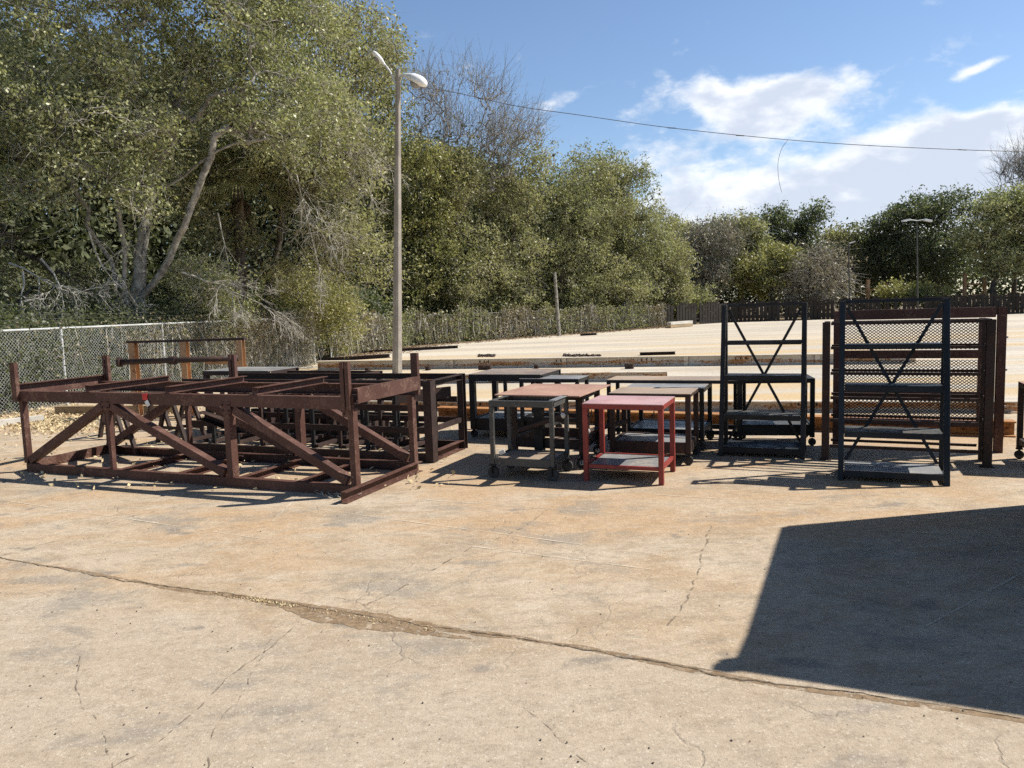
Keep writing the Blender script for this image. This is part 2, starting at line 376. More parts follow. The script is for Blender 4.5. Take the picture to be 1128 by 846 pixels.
AZ = q.m('ARCTAN2', sp.outputs[0], sp.outputs[1]); EL = q.m('ARCSINE', sp.outputs[2])
def azel(px, py):
    d = ray(px, py).normalized(); return math.atan2(d.x, d.y), math.asin(d.z)
def blob(px, py, rx, ry, wgt, tilt=0.0):
    a, e = azel(px, py); da = q.m('SUBTRACT', AZ, a); de = q.m('SUBTRACT', EL, e)
    ct, st = math.cos(tilt), math.sin(tilt)
    u = q.m('DIVIDE', q.m('ADD', q.m('MULTIPLY', da, ct), q.m('MULTIPLY', de, st)), rx / F)
    v = q.m('DIVIDE', q.m('SUBTRACT', q.m('MULTIPLY', de, ct), q.m('MULTIPLY', da, st)), ry / F)
    r2 = q.m('ADD', q.m('MULTIPLY', u, u), q.m('MULTIPLY', v, v))
    return q.m('MULTIPLY', q.m('EXPONENT', q.m('MULTIPLY', r2, -0.7)), wgt)
acc = None
for b in [(838, 120, 36, 22, 0.8, 0), (888, 100, 58, 20, 0.62, 0.0), (783, 106, 13, 13, 0.62, 0), (850, 145, 45, 9, 0.35, 0),
          (1045, 147, 70, 15, 0.72, 0.1), (985, 172, 70, 14, 0.42, 0.2), (940, 190, 35, 14, 0.5, 0.3),
          (1090, 195, 90, 26, 0.62, 0), (960, 225, 160, 26, 0.66, 0.08), (760, 205, 110, 36, 0.44, -0.1), (830, 240, 170, 22, 0.6, 0), 
          (700, 122, 50, 9, 0.2, 0.35), (622, 108, 24, 7, 0.45, 0.3), (1077, 75, 18, 4, 0.5, 0.3),
          (1180, 215, 120, 40, 0.6, 0), (1400, 150, 160, 60, 0.5, 0), (100, 120, 200, 60, 0.3, 0)]:
    x = blob(*b); acc = x if acc is None else q.m('ADD', acc, x)
vv = nt.nodes.new('ShaderNodeCombineXYZ'); nt.links.new(AZ, vv.inputs[0]); nt.links.new(EL, vv.inputs[1])
vm = q.mapv((1, 1.8, 1), vv.outputs[0])
n1 = q.noise(7, 12, 0.6, vm, 0.15); n2 = q.noise(26, 8, 0.62, vm, 0.2)
dens = q.m('ADD', acc, q.m('MULTIPLY', q.m('SUBTRACT', n1, 0.5), 1.5)); dens = q.m('ADD', dens, q.m('MULTIPLY', q.m('SUBTRACT', n2, 0.5), 0.75))
mask = q.ramp(dens, 0.14, 0.62, 0, 0.95)
shade = q.ramp(q.m('ADD', q.noise(12, 7, 0.55, q.mapv((1, 2.0, 1), vv.outputs[0], loc=(3, 3, 0))), q.m('MULTIPLY', q.m('SUBTRACT', 0.75, dens), 0.25)), 0.36, 0.62)
ccol = q.mix(shade, (6.6, 7.3, 8.6), (10.2, 10.4, 10.7))
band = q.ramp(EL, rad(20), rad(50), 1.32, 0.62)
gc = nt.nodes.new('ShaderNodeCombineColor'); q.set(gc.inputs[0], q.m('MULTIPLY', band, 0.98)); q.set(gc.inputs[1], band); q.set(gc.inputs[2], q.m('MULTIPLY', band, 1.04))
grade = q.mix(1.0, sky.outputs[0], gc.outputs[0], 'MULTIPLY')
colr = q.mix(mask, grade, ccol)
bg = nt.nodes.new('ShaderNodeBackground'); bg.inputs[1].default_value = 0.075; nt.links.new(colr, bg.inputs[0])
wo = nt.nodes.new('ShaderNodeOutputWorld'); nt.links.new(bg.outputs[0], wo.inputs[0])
sc.view_settings.view_transform = 'Standard'; sc.view_settings.look = 'None'; sc.view_settings.exposure = 0.5; sc.view_settings.gamma = 1.0

# ------------------------------------------------------------------ ground
gnd = mesh_obj('ground', [(-300, -60, -0.012), (300, -60, -0.012), (300, 400, -0.012), (-300, 400, -0.012)], [(0, 1, 2, 3)], M['soil']); tag(gnd, kind='structure')
A0 = G(0, 461); A1 = G(347, 401); B1 = G(450, 381.5); B2 = G(600, 369.5); B3 = G(730, 360)
dirA = (Vector((-6.66, 26.0, 0)) - Vector((-9.2, 15.8, 0))).normalized()
FA = Vector((-9.2, 15.8, 0)) - dirA * 9.0; FC = Vector((-6.66, 26.0, 0))
FB = [Vector((-6.9, 29.5, 0)), Vector((B1.x, B1.y, 0)), Vector((B2.x, B2.y, 0)), Vector((B3.x, B3.y, 0))]
PF = [FB[-1] + Vector((0.3, 0.8, 0)), G(800, 355.3), G(905, 352), G(1128, 345.5), Vector((60, 58, 0))]
print('FENCE', FA, FC, FB, PF)
lot = [(-30, -20), (70, -20), (70, 58)] + [(p.x, p.y) for p in reversed(PF[:4])] + [(p.x - 0.0, p.y) for p in reversed(FB)] + [(FC.x - 0.3, FC.y), (FA.x - 0.35, FA.y), (FA.x - 2, FA.y - 4), (-30, -5)]
lo = mesh_obj('concrete_lot', [(x, y, 0) for x, y in lot], [tuple(range(len(lot)))], M['concrete']); tag(lo, kind='structure')

def ribbon(name, pts_px, widths, mat, z, jag=0.02, seed=0, world=None, step=0.05):
    r = random.Random(seed)
    pts = world or [G(x, y) for x, y in pts_px]
    V, Fc = [], []; L_ = [0]
    for i in range(1, len(pts)): L_.append(L_[-1] + (pts[i] - pts[i - 1]).length)
    n = max(2, int(L_[-1] / step)); off = 0; wv = 1
    for k in range(n + 1):
        s = L_[-1] * k / n; i = max(j for j in range(len(L_)) if L_[j] <= s + 1e-9); i = min(i, len(pts) - 2)
        t = (s - L_[i]) / max(1e-6, L_[i + 1] - L_[i]); p = pts[i].lerp(pts[i + 1], t)
        d = (pts[i + 1] - pts[i]).normalized(); nrm = Vector((-d.y, d.x, 0))
        off = off * 0.86 + r.uniform(-jag, jag); wv = wv * 0.7 + 0.3 * r.uniform(0.3, 1.8)
        if isinstance(widths, (int, float)): wd = widths
        else:
            wi = widths[i] + (widths[i + 1] - widths[i]) * t; wd = wi
        wd *= wv
        V.append((p.x + nrm.x * (off + wd * .5), p.y + nrm.y * (off + wd * .5), z)); V.append((p.x + nrm.x * (off - wd * .5), p.y + nrm.y * (off - wd * .5), z))
        if k: a = 2 * k; Fc.append((a - 2, a - 1, a + 1, a))
    o = mesh_obj(name, V, Fc, mat); tag(o, kind='structure'); return o
joint = [(-60, 606), (60, 625), (200, 650), (290, 661), (400, 678), (480, 692), (560, 702), (640, 714), (720, 729), (800, 745), (860, 755), (960, 768), (1128, 793), (1250, 812)]
ribbon('joint_dirt', joint, [.0, .02, .05, .06, .15, .09, .04, .035, .045, .05, .05, .05, .04, .04], M['dirtfill'], 0.001, 0.006, 3)
ribbon('joint_dirt', [(235, 653), (300, 664), (350, 676), (400, 686), (450, 694), (520, 703)], [.02, .09, .13, .15, .09, .01], M['dirtfill'], 0.0018, 0.006, 5)
ribbon('joint_crack', joint, [.005, .007, .008, .007, .005, .006, .008, .009, .010, .010, .008, .006, .005, .005], M['crack'], 0.0028, 0.010, 4, step=0.03)
ribbon('joint_crack', [(-60, 596), (0, 612), (25, 606), (80, 590), (130, 572), (200, 556), (330, 545)], .007, M['crackthin'], 0.0022, 0.008, 8)
ribbon('surface_crack', [(612, 556), (575, 583), (520, 605), (470, 632), (405, 668), (360, 655)], .014, M['crackthin'], 0.0022, 0.012, 9)
ribbon('surface_crack', [(330, 684), (300, 710), (250, 745), (215, 785), (170, 820), (120, 846)], .008, M['crackthin'], 0.0022, 0.01, 10)
ribbon('surface_crack', [(300, 700), (275, 760), (240, 800), (225, 860)], .006, M['crackthin'], 0.0022, 0.01, 12)
ribbon('surface_crack', [(783, 578), (778, 600), (770, 628), (762, 640), (755, 662), (740, 690)], .012, M['crackthin'], 0.0022, 0.012, 11)
ribbon('surface_crack', [(90, 720), (85, 760), (110, 800), (125, 846)], .005, M['crackthin'], 0.0022, 0.01, 14)
ribbon('surface_crack', [(575, 780), (610, 815), (650, 850)], .005, M['crackthin'], 0.0022, 0.01, 15)
for i, (a, b) in enumerate([((470, 551), (800, 574)), ((520, 602), (720, 628)), ((-20, 548), (330, 600)), ((860, 552), (1128, 570)), ((720, 545), (900, 556)), ((340, 560), (640, 600)), ((960, 585), (1128, 592)), ((880, 625), (1128, 660)), ((1020, 690), (1128, 630)), ((300, 575), (330, 545))]):
    ribbon('pale_score_line', [a, b], .012, M['score'], 0.003 + i * 0.0002, 0.002, 20 + i)
for i, yy in enumerate([24.5, 29.5, 35, 42, 50]):       # joints of the far lot
    ribbon('slab_joint', None, 0.035, M['crackthin'], 0.0022, 0.004, 60 + i, world=[Vector((-6 + i * 2.2, yy + 2, 0)), Vector((45, yy - 16 * .9, 0))], step=0.4)

# small grit, stones and leaf litter
def scatter(name, label, cat, pts, size, mat, flat=0.4, quadsonly=False, kind='stuff'):
    n = len(pts); P0 = np.array(pts, dtype=np.float32)
    a = RNG.normal(size=(n, 3)); a[:, 2] *= flat; a /= np.linalg.norm(a, axis=1)[:, None]
    b = RNG.normal(size=(n, 3)); b[:, 2] *= flat; b -= a * (a * b).sum(1)[:, None]; b /= np.linalg.norm(b, axis=1)[:, None]
    c = np.cross(a, b)
    s = (size * RNG.uniform(0.4, 1.4, n))[:, None]
    if quadsonly:
        V = np.stack([P0 - a * s, P0 + b * s * .6, P0 + a * s, P0 - b * s * .6], 1).reshape(-1, 3)
        Q = np.arange(n * 4).reshape(n, 4)
    else:
        V = np.stack([P0 - a * s, P0 + b * s * .7, P0 + a * s * .9, P0 - b * s * .8, P0 + c * s * .5, P0 - c * s * .5], 1).reshape(-1, 3)
        t = np.array([[0, 1, 4], [1, 2, 4], [2, 3, 4], [3, 0, 4], [1, 0, 5], [2, 1, 5], [3, 2, 5], [0, 3, 5]])
        Q = (np.arange(n)[:, None, None] * 6 + t[None]).reshape(-1, 3)
    V[:, 2] = np.maximum(V[:, 2], 0.002)
    o = np_mesh(name, V, Q, mat); tag(o, label, cat, None, kind); return o
pp = []
for _ in range(230):
    g = G(random.uniform(-40, 1170), 560 + 300 * random.random() ** 1.2); pp.append((g.x, g.y, 0.003))
scatter('grit', 'small dark stones and crumbs strewn on the concrete', 'grit', pp, 0.006, M['pebble'])
pp = []
for _ in range(1500):
    t = random.random(); g = G(280 + 25 * t + random.gauss(0, 4) if random.random() < .8 else 360 + random.gauss(0, 30), 0) if 0 else None
    px = random.choice([random.gauss(296, 13), random.uniform(230, 480)]) ; base = np.interp(px, [200, 290, 400, 480], [650, 661, 681, 694])
    g = G(px, base + random.gauss(1, 1.6)); pp.append((g.x, g.y, 0.006))
scatter('joint_weeds', 'pale dry weeds and leaf crumbs caught in the dirt of the slab joint', 'weeds', pp[:420], 0.006, M['litter'], 1.0, True)
pp = []
for _ in range(5200):
    u = random.random()
    if u < 0.55: g = G(random.gauss(55, 34), random.gauss(466, 6))
    elif u < 0.75: g = G(random.uniform(-30, 330), random.gauss(454, 5))
    elif u < 0.9:
        t = random.random(); g = FA.lerp(FC, t) + Vector((abs(random.gauss(0, .5)), 0, 0))
    else: g = G(random.uniform(-50, 500), random.uniform(455, 540))
    pp.append((g.x, g.y, 0.012 + random.random() * 0.02))
scatter('leaf_litter', 'drift of pale dry leaves along the foot of the chain link fence', 'leaves', pp, 0.026, M['litter'], 0.6, True)
pp = []
for _ in range(5200):
    i = random.choice([0, 1, 2, 2]); g = FB[i].lerp(FB[i + 1], random.random()) + Vector((0.2 + abs(random.gauss(0, .8)), -abs(random.gauss(0, .3)), 0.015)); pp.append(tuple(g))
scatter('leaf_litter', 'brown fallen leaves along the foot of the vine covered fence', 'leaves', pp, 0.06, M['dirtfill'], 0.6, True)

# ------------------------------------------------------------------ generic steel furniture
def frame_axes(FL, FR):
    d = (FR - FL); d.z = 0; d.normalize(); return d, Vector((-d.y, d.x, 0))
def caster(par, p, r, mat=None, rim=False):
    """swivel caster: fork part with a wheel sub-part, wheel on the ground"""
    d = Vector((0.93, -0.37, 0)); s = Vector((0.37, 0.93, 0)); c = Vector((p.x, p.y, r))
    f = MB().box(c + Vector((0, 0, r * 1.25)), c + Vector((0, 0, r * 1.45)), r * 1.3, r * 1.3)
    for k in (-1, 1): f.box(c + s * k * r * .42 - Vector((0, 0, r * .1)), c + s * k * r * .42 + Vector((0, 0, r * 1.3)), 0.006, r * .9, up=s)
    fo = f.build('caster', M['black'], par)
    wv = MB(); wv.tube([c - s * r * .32, c - s * r * .27, c + s * r * .27, c + s * r * .32], [r * .86, r, r, r * .86], 14)
    wv.build('wheel', mat or M['rubber'], fo, smooth=False)
    if rim:
        h = MB().tube([c - s * r * .36, c + s * r * .36], r * .45, 10); h.build('hub', M['galv'], fo)
def table(name, label, FL, FR, depth, H, frame, top, topmat=None, leg=0.05, toph=0.05, shelf=None, shelfmat=None, wheels=0.0, shelfh=0.05,
          lowrail=None, cat='table', group=None, open_top=False, overhang=0.0, rim=False, plate=True, bev=0.002):
    d, s = frame_axes(FL, FR); BL = FL + s * depth; BR = FR + s * depth; up = Vector((0, 0, 1))
    t = thing(name, label, cat, ((FL + BR) / 2), group)
    z0 = wheels * 2.45 if wheels else 0.0
    k = leg / 2
    C = [FL + d * k + s * k, FR - d * k + s * k, BR - d * k - s * k, BL + d * k - s * k]
    ztop = H - (0 if open_top else 0.004)
    for c in C:
        MB().box(c + up * z0, c + up * (H - toph - 0.002), leg, leg, up=s).build('leg', frame, t, bevel=bev)
    # top rim
    a, b, c_, e = [C[i] + up * (H - toph / 2) for i in range(4)]
    MB().channel(a - d * k, b + d * k, leg, toph, flip=-1).build('apron', frame, t)
    MB().channel(c_ + d * k, e - d * k, leg, toph, flip=-1).build('apron', frame, t)
    MB().channel(b + s * (k + .002), c_ - s * (k + .002), leg, toph, flip=-1).build('apron', frame, t)
    MB().channel(e - s * (k + .002), a + s * (k + .002), leg, toph, flip=-1).build('apron', frame, t)
    if not open_top:
        o = overhang; m = (FL + FR) / 2
        MB().box(m - s * o + up * (H + 0.004), m + s * (depth + o) + up * (H + 0.004), (FR - FL).length + 2 * o, 0.008).build('tabletop', topmat or top, t, bevel=0.001)
    if shelf is not None:
        z = shelf - shelfh / 2; g = 0.003
        a, b, c_, e = [C[i] + up * z for i in range(4)]
        w_ = leg * .6
        MB().box(a + d * (k + g) , b - d * (k + g), w_, shelfh).build('shelf_rail', frame, t)
        MB().box(c_ - d * (k + g), e + d * (k + g), w_, shelfh).build('shelf_rail', frame, t)
        MB().box(b + s * (k + g), c_ - s * (k + g), w_, shelfh).build('shelf_rail', frame, t)
        MB().box(e - s * (k + g), a + s * (k + g), w_, shelfh).build('shelf_rail', frame, t)
        if plate:
            m = (C[0] + C[1]) / 2; L_ = (C[1] - C[0]).length
            MB().box(m + s * (k + .004) + up * (shelf - .012), m + s * (depth - leg - k - .004) + up * (shelf - .012), L_ - leg - .008, 0.01).build('shelf', shelfmat or frame, t)
    if wheels:
        for c in C: caster(t, c, wheels, rim=rim)
    return t, C, d, s

def rack(name, label, FL, FR, mat, plate_mats, H=1.67, db=0.46, dt=0.12, group=None):
    d, s = frame_axes(FL, FR); up = Vector((0, 0, 1)); W = (FR - FL).length
    t = thing(name, label, 'shelving rack', FL + d * W / 2 + s * db / 2, group)
    pw = 0.05
    lean = Vector(s) * (db - dt)                     # front posts lean back towards the rear
    def fr(z): return lean * (z / H)
    for x in (0, W):
        sg = 1 if x == 0 else -1
        a = FL + d * x
        MB().box(a + up * 0.0, a + fr(H) + up * H, pw, pw * .8, up=s).build('front_post', mat, t, bevel=0.003)
        r = FL + d * (x + sg * 0.0) + s * db
        MB().box(r, r + up * H, pw * .9, pw * .8, up=s).build('rear_post', mat, t, bevel=0.003)
        MB().box(a + s * .045 + up * .03, r - s * .035 + up * .03, .04, .045).build('foot_rail', mat, t)
        e = a + fr(H) + up * (H + .012)
        MB().box(e - s * .02, e + s * (dt + .03), .05, .022).build('top_cap', mat, t)
    e = FL + s * db + up * (H + .016)
    MB().box(e + d * .03, e + d * (W - .03), .028, .03).build('top_rail', mat, t)
    for z, pm, th in zip((0.07, 0.43, 0.86, 1.25), plate_mats, (.055, .05, .05, .04)):
        a = FL + fr(z) + up * z; dep = db - (db - dt) * z / H
        MB().angle(a + d * .027, a + d * (W - .027), .035, th, flip=-1).build('shelf_rail', mat, t)
        r = FL + s * db + up * z
        MB().angle(r + d * .027, r + d * (W - .027), .035, th).build('shelf_rail', mat, t)
        if pm is not None:
            m = FL + fr(z) + d * W / 2 + up * (z + th * .5 + .004)
            MB().box(m - s * .012, m + s * (dep - .028), W - .06, .006).build('shelf', pm, t)
    for (x0, x1) in ((.04, W - .04), (W - .04, .04)):
        o = .012 if x0 < x1 else .022
        a = FL + s * (db - .03 - o) + d * x0 + up * (H - .04); b = FL + s * (db - .03 - o) + d * x1 + up * .12
        MB().box(a, b, .008, .03, up=s.cross((b - a).normalized())).build('cross_brace', mat, t)
    return t

# racks on the right
rack('shelving_rack', 'tall narrow navy black rack with sloping front, nearest the camera before the mesh frame', G(926, 529), G(1043, 535.5), M['navy'],
     [M['greyplate'], M['gunmetal'], M['navy'], M['navy']])
rack('shelving_rack', 'black rack with sloping front and crossed rear braces beside the grey topped table', G(794, 502), G(884, 506), M['black'],
     [M['black'], M['gunmetal'], M['black'], None], H=1.66)

# brown ladder-sided rack behind
FL = G(909, 506); FR = G(1087, 514.5); d, s = frame_axes(FL, FR); up = Vector((0, 0, 1)); W = (FR - FL).length
t = thing('ladder_rack', 'wide dark brown open rack of six thin rails behind the navy rack', 'rack', FL.lerp(FR, .5) + s * .2)
for (p, w_) in ((FL, .075), (FR - s * .0, .085)):
    MB().channel(p, p + up * 1.47, .075, w_, up=s).build('post', M['darkbrown'], t)
    MB().box(p - s * .05 + up * .005, p + s * .06 + up * .005, .12, .01).build('foot_plate', M['darkbrown'], t)
    p2 = p + s * .36
    MB().channel(p2, p2 + up * 1.47, .06, w_ * .7, up=s, flip=-1).build('post', M['darkbrown'], t)
    for z in (.15, .43, .67, .93, 1.2, 1.46):
        MB().box(p + s * .045 + up * z, p2 - s * .045 + up * z, .03, .03).build('side_rung', M['darkbrown'], t)
for z in (.15, .43, .67, .93, 1.2, 1.455):
    for k in (0, .36):
        MB().angle(FL + d * .045 + s * k + up * z, FR - d * .045 + s * k + up * z, .035, .03, flip=-1 if k == 0 else 1).build('rail', M['darkbrown'], t)
# expanded mesh frame behind it
RR = G(1099, 498); FLm = RR - d * 1.62; Hm = 1.57
def mesh_panel(par, a, b, z0, z1, mat, pitch=0.042, wd=0.0075, hh=0.0165):
    dd = (b - a); Lx = dd.length; dd.normalize(); nn = Vector((-dd.y, dd.x, 0)); V = []; Q = []
    rows = int((z1 - z0) / hh); cols = int(Lx / pitch)
    def strip(p, q_):
        dv = (q_ - p).normalized(); n2 = dv.cross(nn) * wd * .5; o = len(V)
        V.extend([p + n2, p - n2, q_ - n2, q_ + n2]); Q.append((o, o + 1, o + 2, o + 3))
        o = len(V); n3 = nn * .004
        V.extend([p + n2 + n3, p - n2 - n3, q_ - n2 - n3, q_ + n2 + n3]); Q.append((o, o + 1, o + 2, o + 3))
    for i in range(cols):
        for j in range(rows):
            x0 = i * pitch; z = z0 + j * hh
            if (j % 2) == 0: p, q_ = (x0, z), (x0 + pitch / 2, z + hh); r_, s_ = (x0 + pitch, z), (x0 + pitch / 2, z + hh)
            else: p, q_ = (x0 + pitch / 2, z), (x0, z + hh); r_, s_ = (x0 + pitch / 2, z), (x0 + pitch, z + hh)
            strip(a + dd * p[0] + up * p[1], a + dd * q_[0] + up * q_[1]); strip(a + dd * r_[0] + up * r_[1], a + dd * s_[0] + up * s_[1])
    return np_mesh('expanded_mesh', np.array([tuple(v) for v in V]), np.array(Q), mat, par)
t = thing('mesh_gate_frame', 'maroon channel frame filled with expanded metal mesh standing rearmost at the right', 'gate frame', FLm.lerp(RR, .5))
for p in (FLm, RR):
    MB().channel(p, p + up * Hm, .08, .1, up=s, flip=1).build('post', M['maroon'], t)
for z, h_ in ((Hm - .05, .11), (1.07, .09), (.62, .07), (.3, .07)):
    MB().channel(FLm + d * .06 + up * z, RR - d * .06 + up * z, .06, h_, flip=-1).build('cross_channel', M['maroon'], t)
for (z0, z1) in ((1.125, Hm - .11), (.66, 1.02), (.34, .58)):
    mesh_panel(t, FLm + d * .07 - s * .0, RR - d * .2, z0, z1, M['gunmetal'])
MB().box(RR - d * .18 + up * .3, RR - d * .18 + up * (Hm - .11), .06, .035, up=s).build('stile', M['maroon'], t)
for z in (.5, .9, 1.25):
    MB().tube([RR + d * .048 + up * z, RR + d * .062 + up * z], .012, 8).build('bolt', M['galv'], t)

# tables and carts
red, C, d_, s_ = table('work_table', 'square red steel work table with faded pink top and grey lower shelf', G(643, 530), G(731, 535), 0.66, 0.77, M['red'], M['redtop'],
      leg=.048, toph=.045, shelf=.17, shelfmat=M['greyplate'], shelfh=.035)
for c in (C[0] + d_ * .07, C[1] - d_ * .06):
    MB().tube([c + up * .715 - s_ * .02, c + up * .66 - s_ * .02, c + up * .645 - s_ * .02 - d_ * .012, c + up * .645 - s_ * .02 - d_ * .035, c + up * .665 - s_ * .02 - d_ * .045], .006, 6).build('hook', M['black'], red)
cart, C, d_, s_ = table('frame_cart', 'small gunmetal open framed cart on four casters left of the red table', G(541, 526.5), G(611, 530.5), 0.52, 0.80, M['gunmetal'], M['gunmetal'],
      leg=.042, toph=.06, shelf=.21, shelfmat=M['tanplate'], wheels=.058, shelfh=.075, open_top=True, cat='cart')
MB().box(C[1] + up * .804 + s_ * .02, C[2] + up * .804 - s_ * .02, .07, .006).build('side_strip', M['greyplate'], cart)
MB().box(C[0] + up * .25 + d_ * .05 + s_ * .05, C[0] + up * .27 + d_ * .1 + s_ * .07, .05, .04).build('corner_block', M['knob'], cart)
tw = []
for _ in range(60):
    g = G(random.gauss(366, 9), random.gauss(545, 2.2)); a_ = random.uniform(0, 6.28); l_ = random.uniform(.03, .12)
    tw.append((g + up * random.uniform(.005, .02), g + Vector((math.cos(a_), math.sin(a_) * .5, 0)) * l_ + up * random.uniform(.005, .05)))
V, Q = [], []
for a_, b_ in tw:
    m_ = MB().box(a_, b_, .004, .004); o_ = len(V); V += m_.v; Q += [tuple(i + o_ for i in f) for f in m_.f]
tag(mesh_obj('dry_weeds', V, Q, M['twig']), 'dry grass stalks caught at the front foot of the truss stand', 'weeds', None, 'stuff')
# rust-brown plate table on central column
z_ = .80; FRt = G(638.5, 437, z_); BRt = G(684.7, 423, z_); BLt = G(600, 422, z_)
d_ = (BRt - BLt); d_.z = 0; Wt = d_.length; d_.normalize(); s_ = Vector((-d_.y, d_.x, 0)); dep = 1.12
FRg = Vector((FRt.x, FRt.y, 0)); FLg = FRg - d_ * Wt
t = thing('plate_table', 'low stand with large bare rust brown plate top behind the gunmetal cart', 'table', FLg + d_ * Wt / 2 + s_ * dep / 2)
m = FLg + d_ * Wt / 2 + up * z_
MB().box(m, m + s_ * dep, Wt, .014).build('tabletop', M['rustplate'], t, bevel=.002)
legs = [FLg + d_ * .1 + s_ * .28, FRg - d_ * .07 + s_ * .25, FRg - d_ * .12 + s_ * (dep - .15), FLg + d_ * .12 + s_ * (dep - .15)]
for i, c in enumerate(legs):
    MB().box(c + up * .15, c + up * (z_ - .01), .055, .055, up=s_).build('leg', M['darkbrown'], t)
    caster(t, c, .06, rim=True)
c = legs[0].lerp(legs[1], .38)
MB().box(c + up * .15, c + up * (z_ - .01), .1, .08, up=s_).build('column', M['black'], t); caster(t, c, .06)
for a, b in ((0, 1), (1, 2), (2, 3), (3, 0)):
    e = (legs[b] - legs[a]).normalized() * .033
    MB().channel(legs[a] + e + up * .25, legs[b] - e + up * .25, .04, .11).build('base_rail', M['darkbrown'], t)
    MB().box(legs[a] + e + up * (z_ - .045), legs[b] - e + up * (z_ - .045), .035, .05).build('top_rail', M['darkbrown'], t)
for i, (p1, p2) in enumerate((((572, 474), (619, 458)), ((690, 464), (648, 475)))):
    a = P(p1[0], p1[1], 8.15 if i == 0 else 8.75); b = P(p2[0], p2[1], 7.95 if i == 0 else 8.2)
    h = MB().tube([a, b], .028, 8).build('lever_handle', M['darkbrown'], t)
    MB().tube([b, b + (b - a).normalized() * .015, b + (b - a).normalized() * .035], [.028, .033, .02], 10).build('knob', M['knob'], h)
# tan topped cart behind the red table
FRg = G(761, 513); z_ = .76; dv = Vector((.93, -.37, 0)).normalized(); FLg = FRg - dv * .88
table('tray_cart', 'tan topped steel cart with deep lower tray directly behind the red table', FLg, FRg, .63, z_, M['darkbrown'], M['tanplate'], leg=.055, toph=.03,
      shelf=.24, shelfmat=M['greyplate'], shelfh=.12, wheels=.05, cat='cart')
a = G(775, 428, .73); FRg = Vector((a.x, a.y, 0)); FLg = FRg - dv * .92
table('tray_cart', 'dark cart with smooth grey top and pale sided lower tray behind the tan topped cart', FLg, FRg, .78, .73, M['black'], M['greyplate'], leg=.05, toph=.05,
      shelf=.24, shelfmat=M['greyplate'], shelfh=.10, wheels=.05, cat='cart')
a = G(668, 419, .77); b = G(818, 419.5, .77); FLg = Vector((a.x, a.y, 0)); FRg = Vector((b.x, b.y, 0)); FRg = FLg + dv * (FRg - FLg).length
table('long_table', 'long low table with thin reddish top, ending left of the black rack', FLg, FRg, .52, .77, M['black'], M['tanplate'], leg=.045, toph=.035,
      shelf=.16, plate=False, shelfh=.05)
a = G(812, 418.5, .79); b = G(898, 417.5, .79); FLg = Vector((a.x, a.y, 0)); FRg = Vector((b.x, b.y, 0))
table('low_cart', 'black low cart with thick deck standing behind the black rack', FLg, FRg, .55, .79, M['black'], M['black'], leg=.05, toph=.045,
      shelf=.25, shelfmat=M['gunmetal'], shelfh=.13, wheels=.045, cat='cart')
a = G(637, 418, .80); FRg = Vector((a.x, a.y, 0)); FLg = FRg - dv * .8
table('work_table', 'small dark table with grey plate top between the thick topped bench and long table', FLg, FRg, .48, .80, M['black'], M['greyplate'], leg=.045, toph=.04, shelf=.3, plate=False, shelfh=.05)
a = G(516, 412.8, .85); b = G(593, 413.7, .85); FLg = Vector((a.x, a.y, 0)); FRg = Vector((b.x, b.y, 0)); FRg = FLg + dv * (FRg - FLg).length
bench, C, d_, s_ = table('work_bench', 'heavy black bench with thick worn grey brown top beside the open stake frame', FLg, FRg, .85, .85, M['black'], M['benchtop'], leg=.075, toph=.085,
      shelf=.26, shelfmat=M['greyplate'], shelfh=.16, wheels=.05)
MB().box(C[0].lerp(C[1], .5) + up * .27, C[0].lerp(C[1], .5) + up * .76, .04, .04, up=s_).build('leg', M['black'], bench)
# brown cart at the very right edge
FLg = G(1135, 518); FRg = FLg + dv * .9
table('edge_cart', 'dark brown cart only just entering at the right edge of the yard', FLg, FRg, .6, .8, M['darkbrown'], M['rustplate'], leg=.05, toph=.05, shelf=.22, shelfh=.06, wheels=.045, cat='cart')

# ------------------------------------------------------------------ long truss stand on the left
FLt = G(33, 519); FRt = G(393, 546); d = (FRt - FLt).normalized(); s = Vector((-d.y, d.x, 0)); Lt = (FRt - FLt).length; dp = (G(441, 518) - FRt).dot(s); Ht = .95; print('dp', dp)
print('truss', FLt, FRt, Lt)
t = thing('truss_stand', 'long maroon steel truss stand with diagonal braces, uprights and open top', 'steel stand', FLt + d * Lt / 2 + s * dp / 2)
mt = M['maroon']
def upos(px, py):        # distance along the front line of pixel column px at ground row py
    return max(0, min(Lt, (G(px, py) - FLt).dot(d)))
def u_at(px, off, z):
    lo, hi = -1.0, Lt + 1
    for _ in range(40):
        m_ = (lo + hi) / 2
        if proj(FLt + d * m_ + s * off + up * z)[0] < px: lo = m_
        else: hi = m_
    return lo
U = [0, upos(138, 523), upos(264, 534), Lt]
print('U', U)
for side, off in ((0, 0.0), (1, dp)):
    o = FLt + s * off; sg = -1 if side == 0 else 1
    MB().channel(o + up * .05, o + d * Lt + up * .05, .07, .1, flip=sg).build('bottom_rail', mt, t)
    MB().channel(o - d * .04 + up * (Ht - .06), o + d * (Lt + .04) + up * (Ht - .06), .08, .12, flip=sg).build('top_rail', mt, t)
    for i, u in enumerate(U):
        w_ = (.068, .052, .09, .075)[i]
        MB().channel(o + d * u + up * .103, o + d * u + up * (Ht - .123), w_ * .8, w_, up=s).build('post', mt, t)
    def brace(u0, z0, u1, z1, k=0.0):
        a = o + d * u0 + up * z0 + s * k; b = o + d * u1 + up * z1 + s * k
        MB().box(a, b, .09, .085, up=(0, 0, 1)).build('diagonal_brace', mt, t)
    brace(U[0] + .06, .14, U[1] - .07, Ht - .15, .004)
    brace(U[1] + .07, Ht - .15, U[2] - .09, .14, .004)
    brace(U[2] + .09, Ht - .15, U[3] - .08, .14, .004)
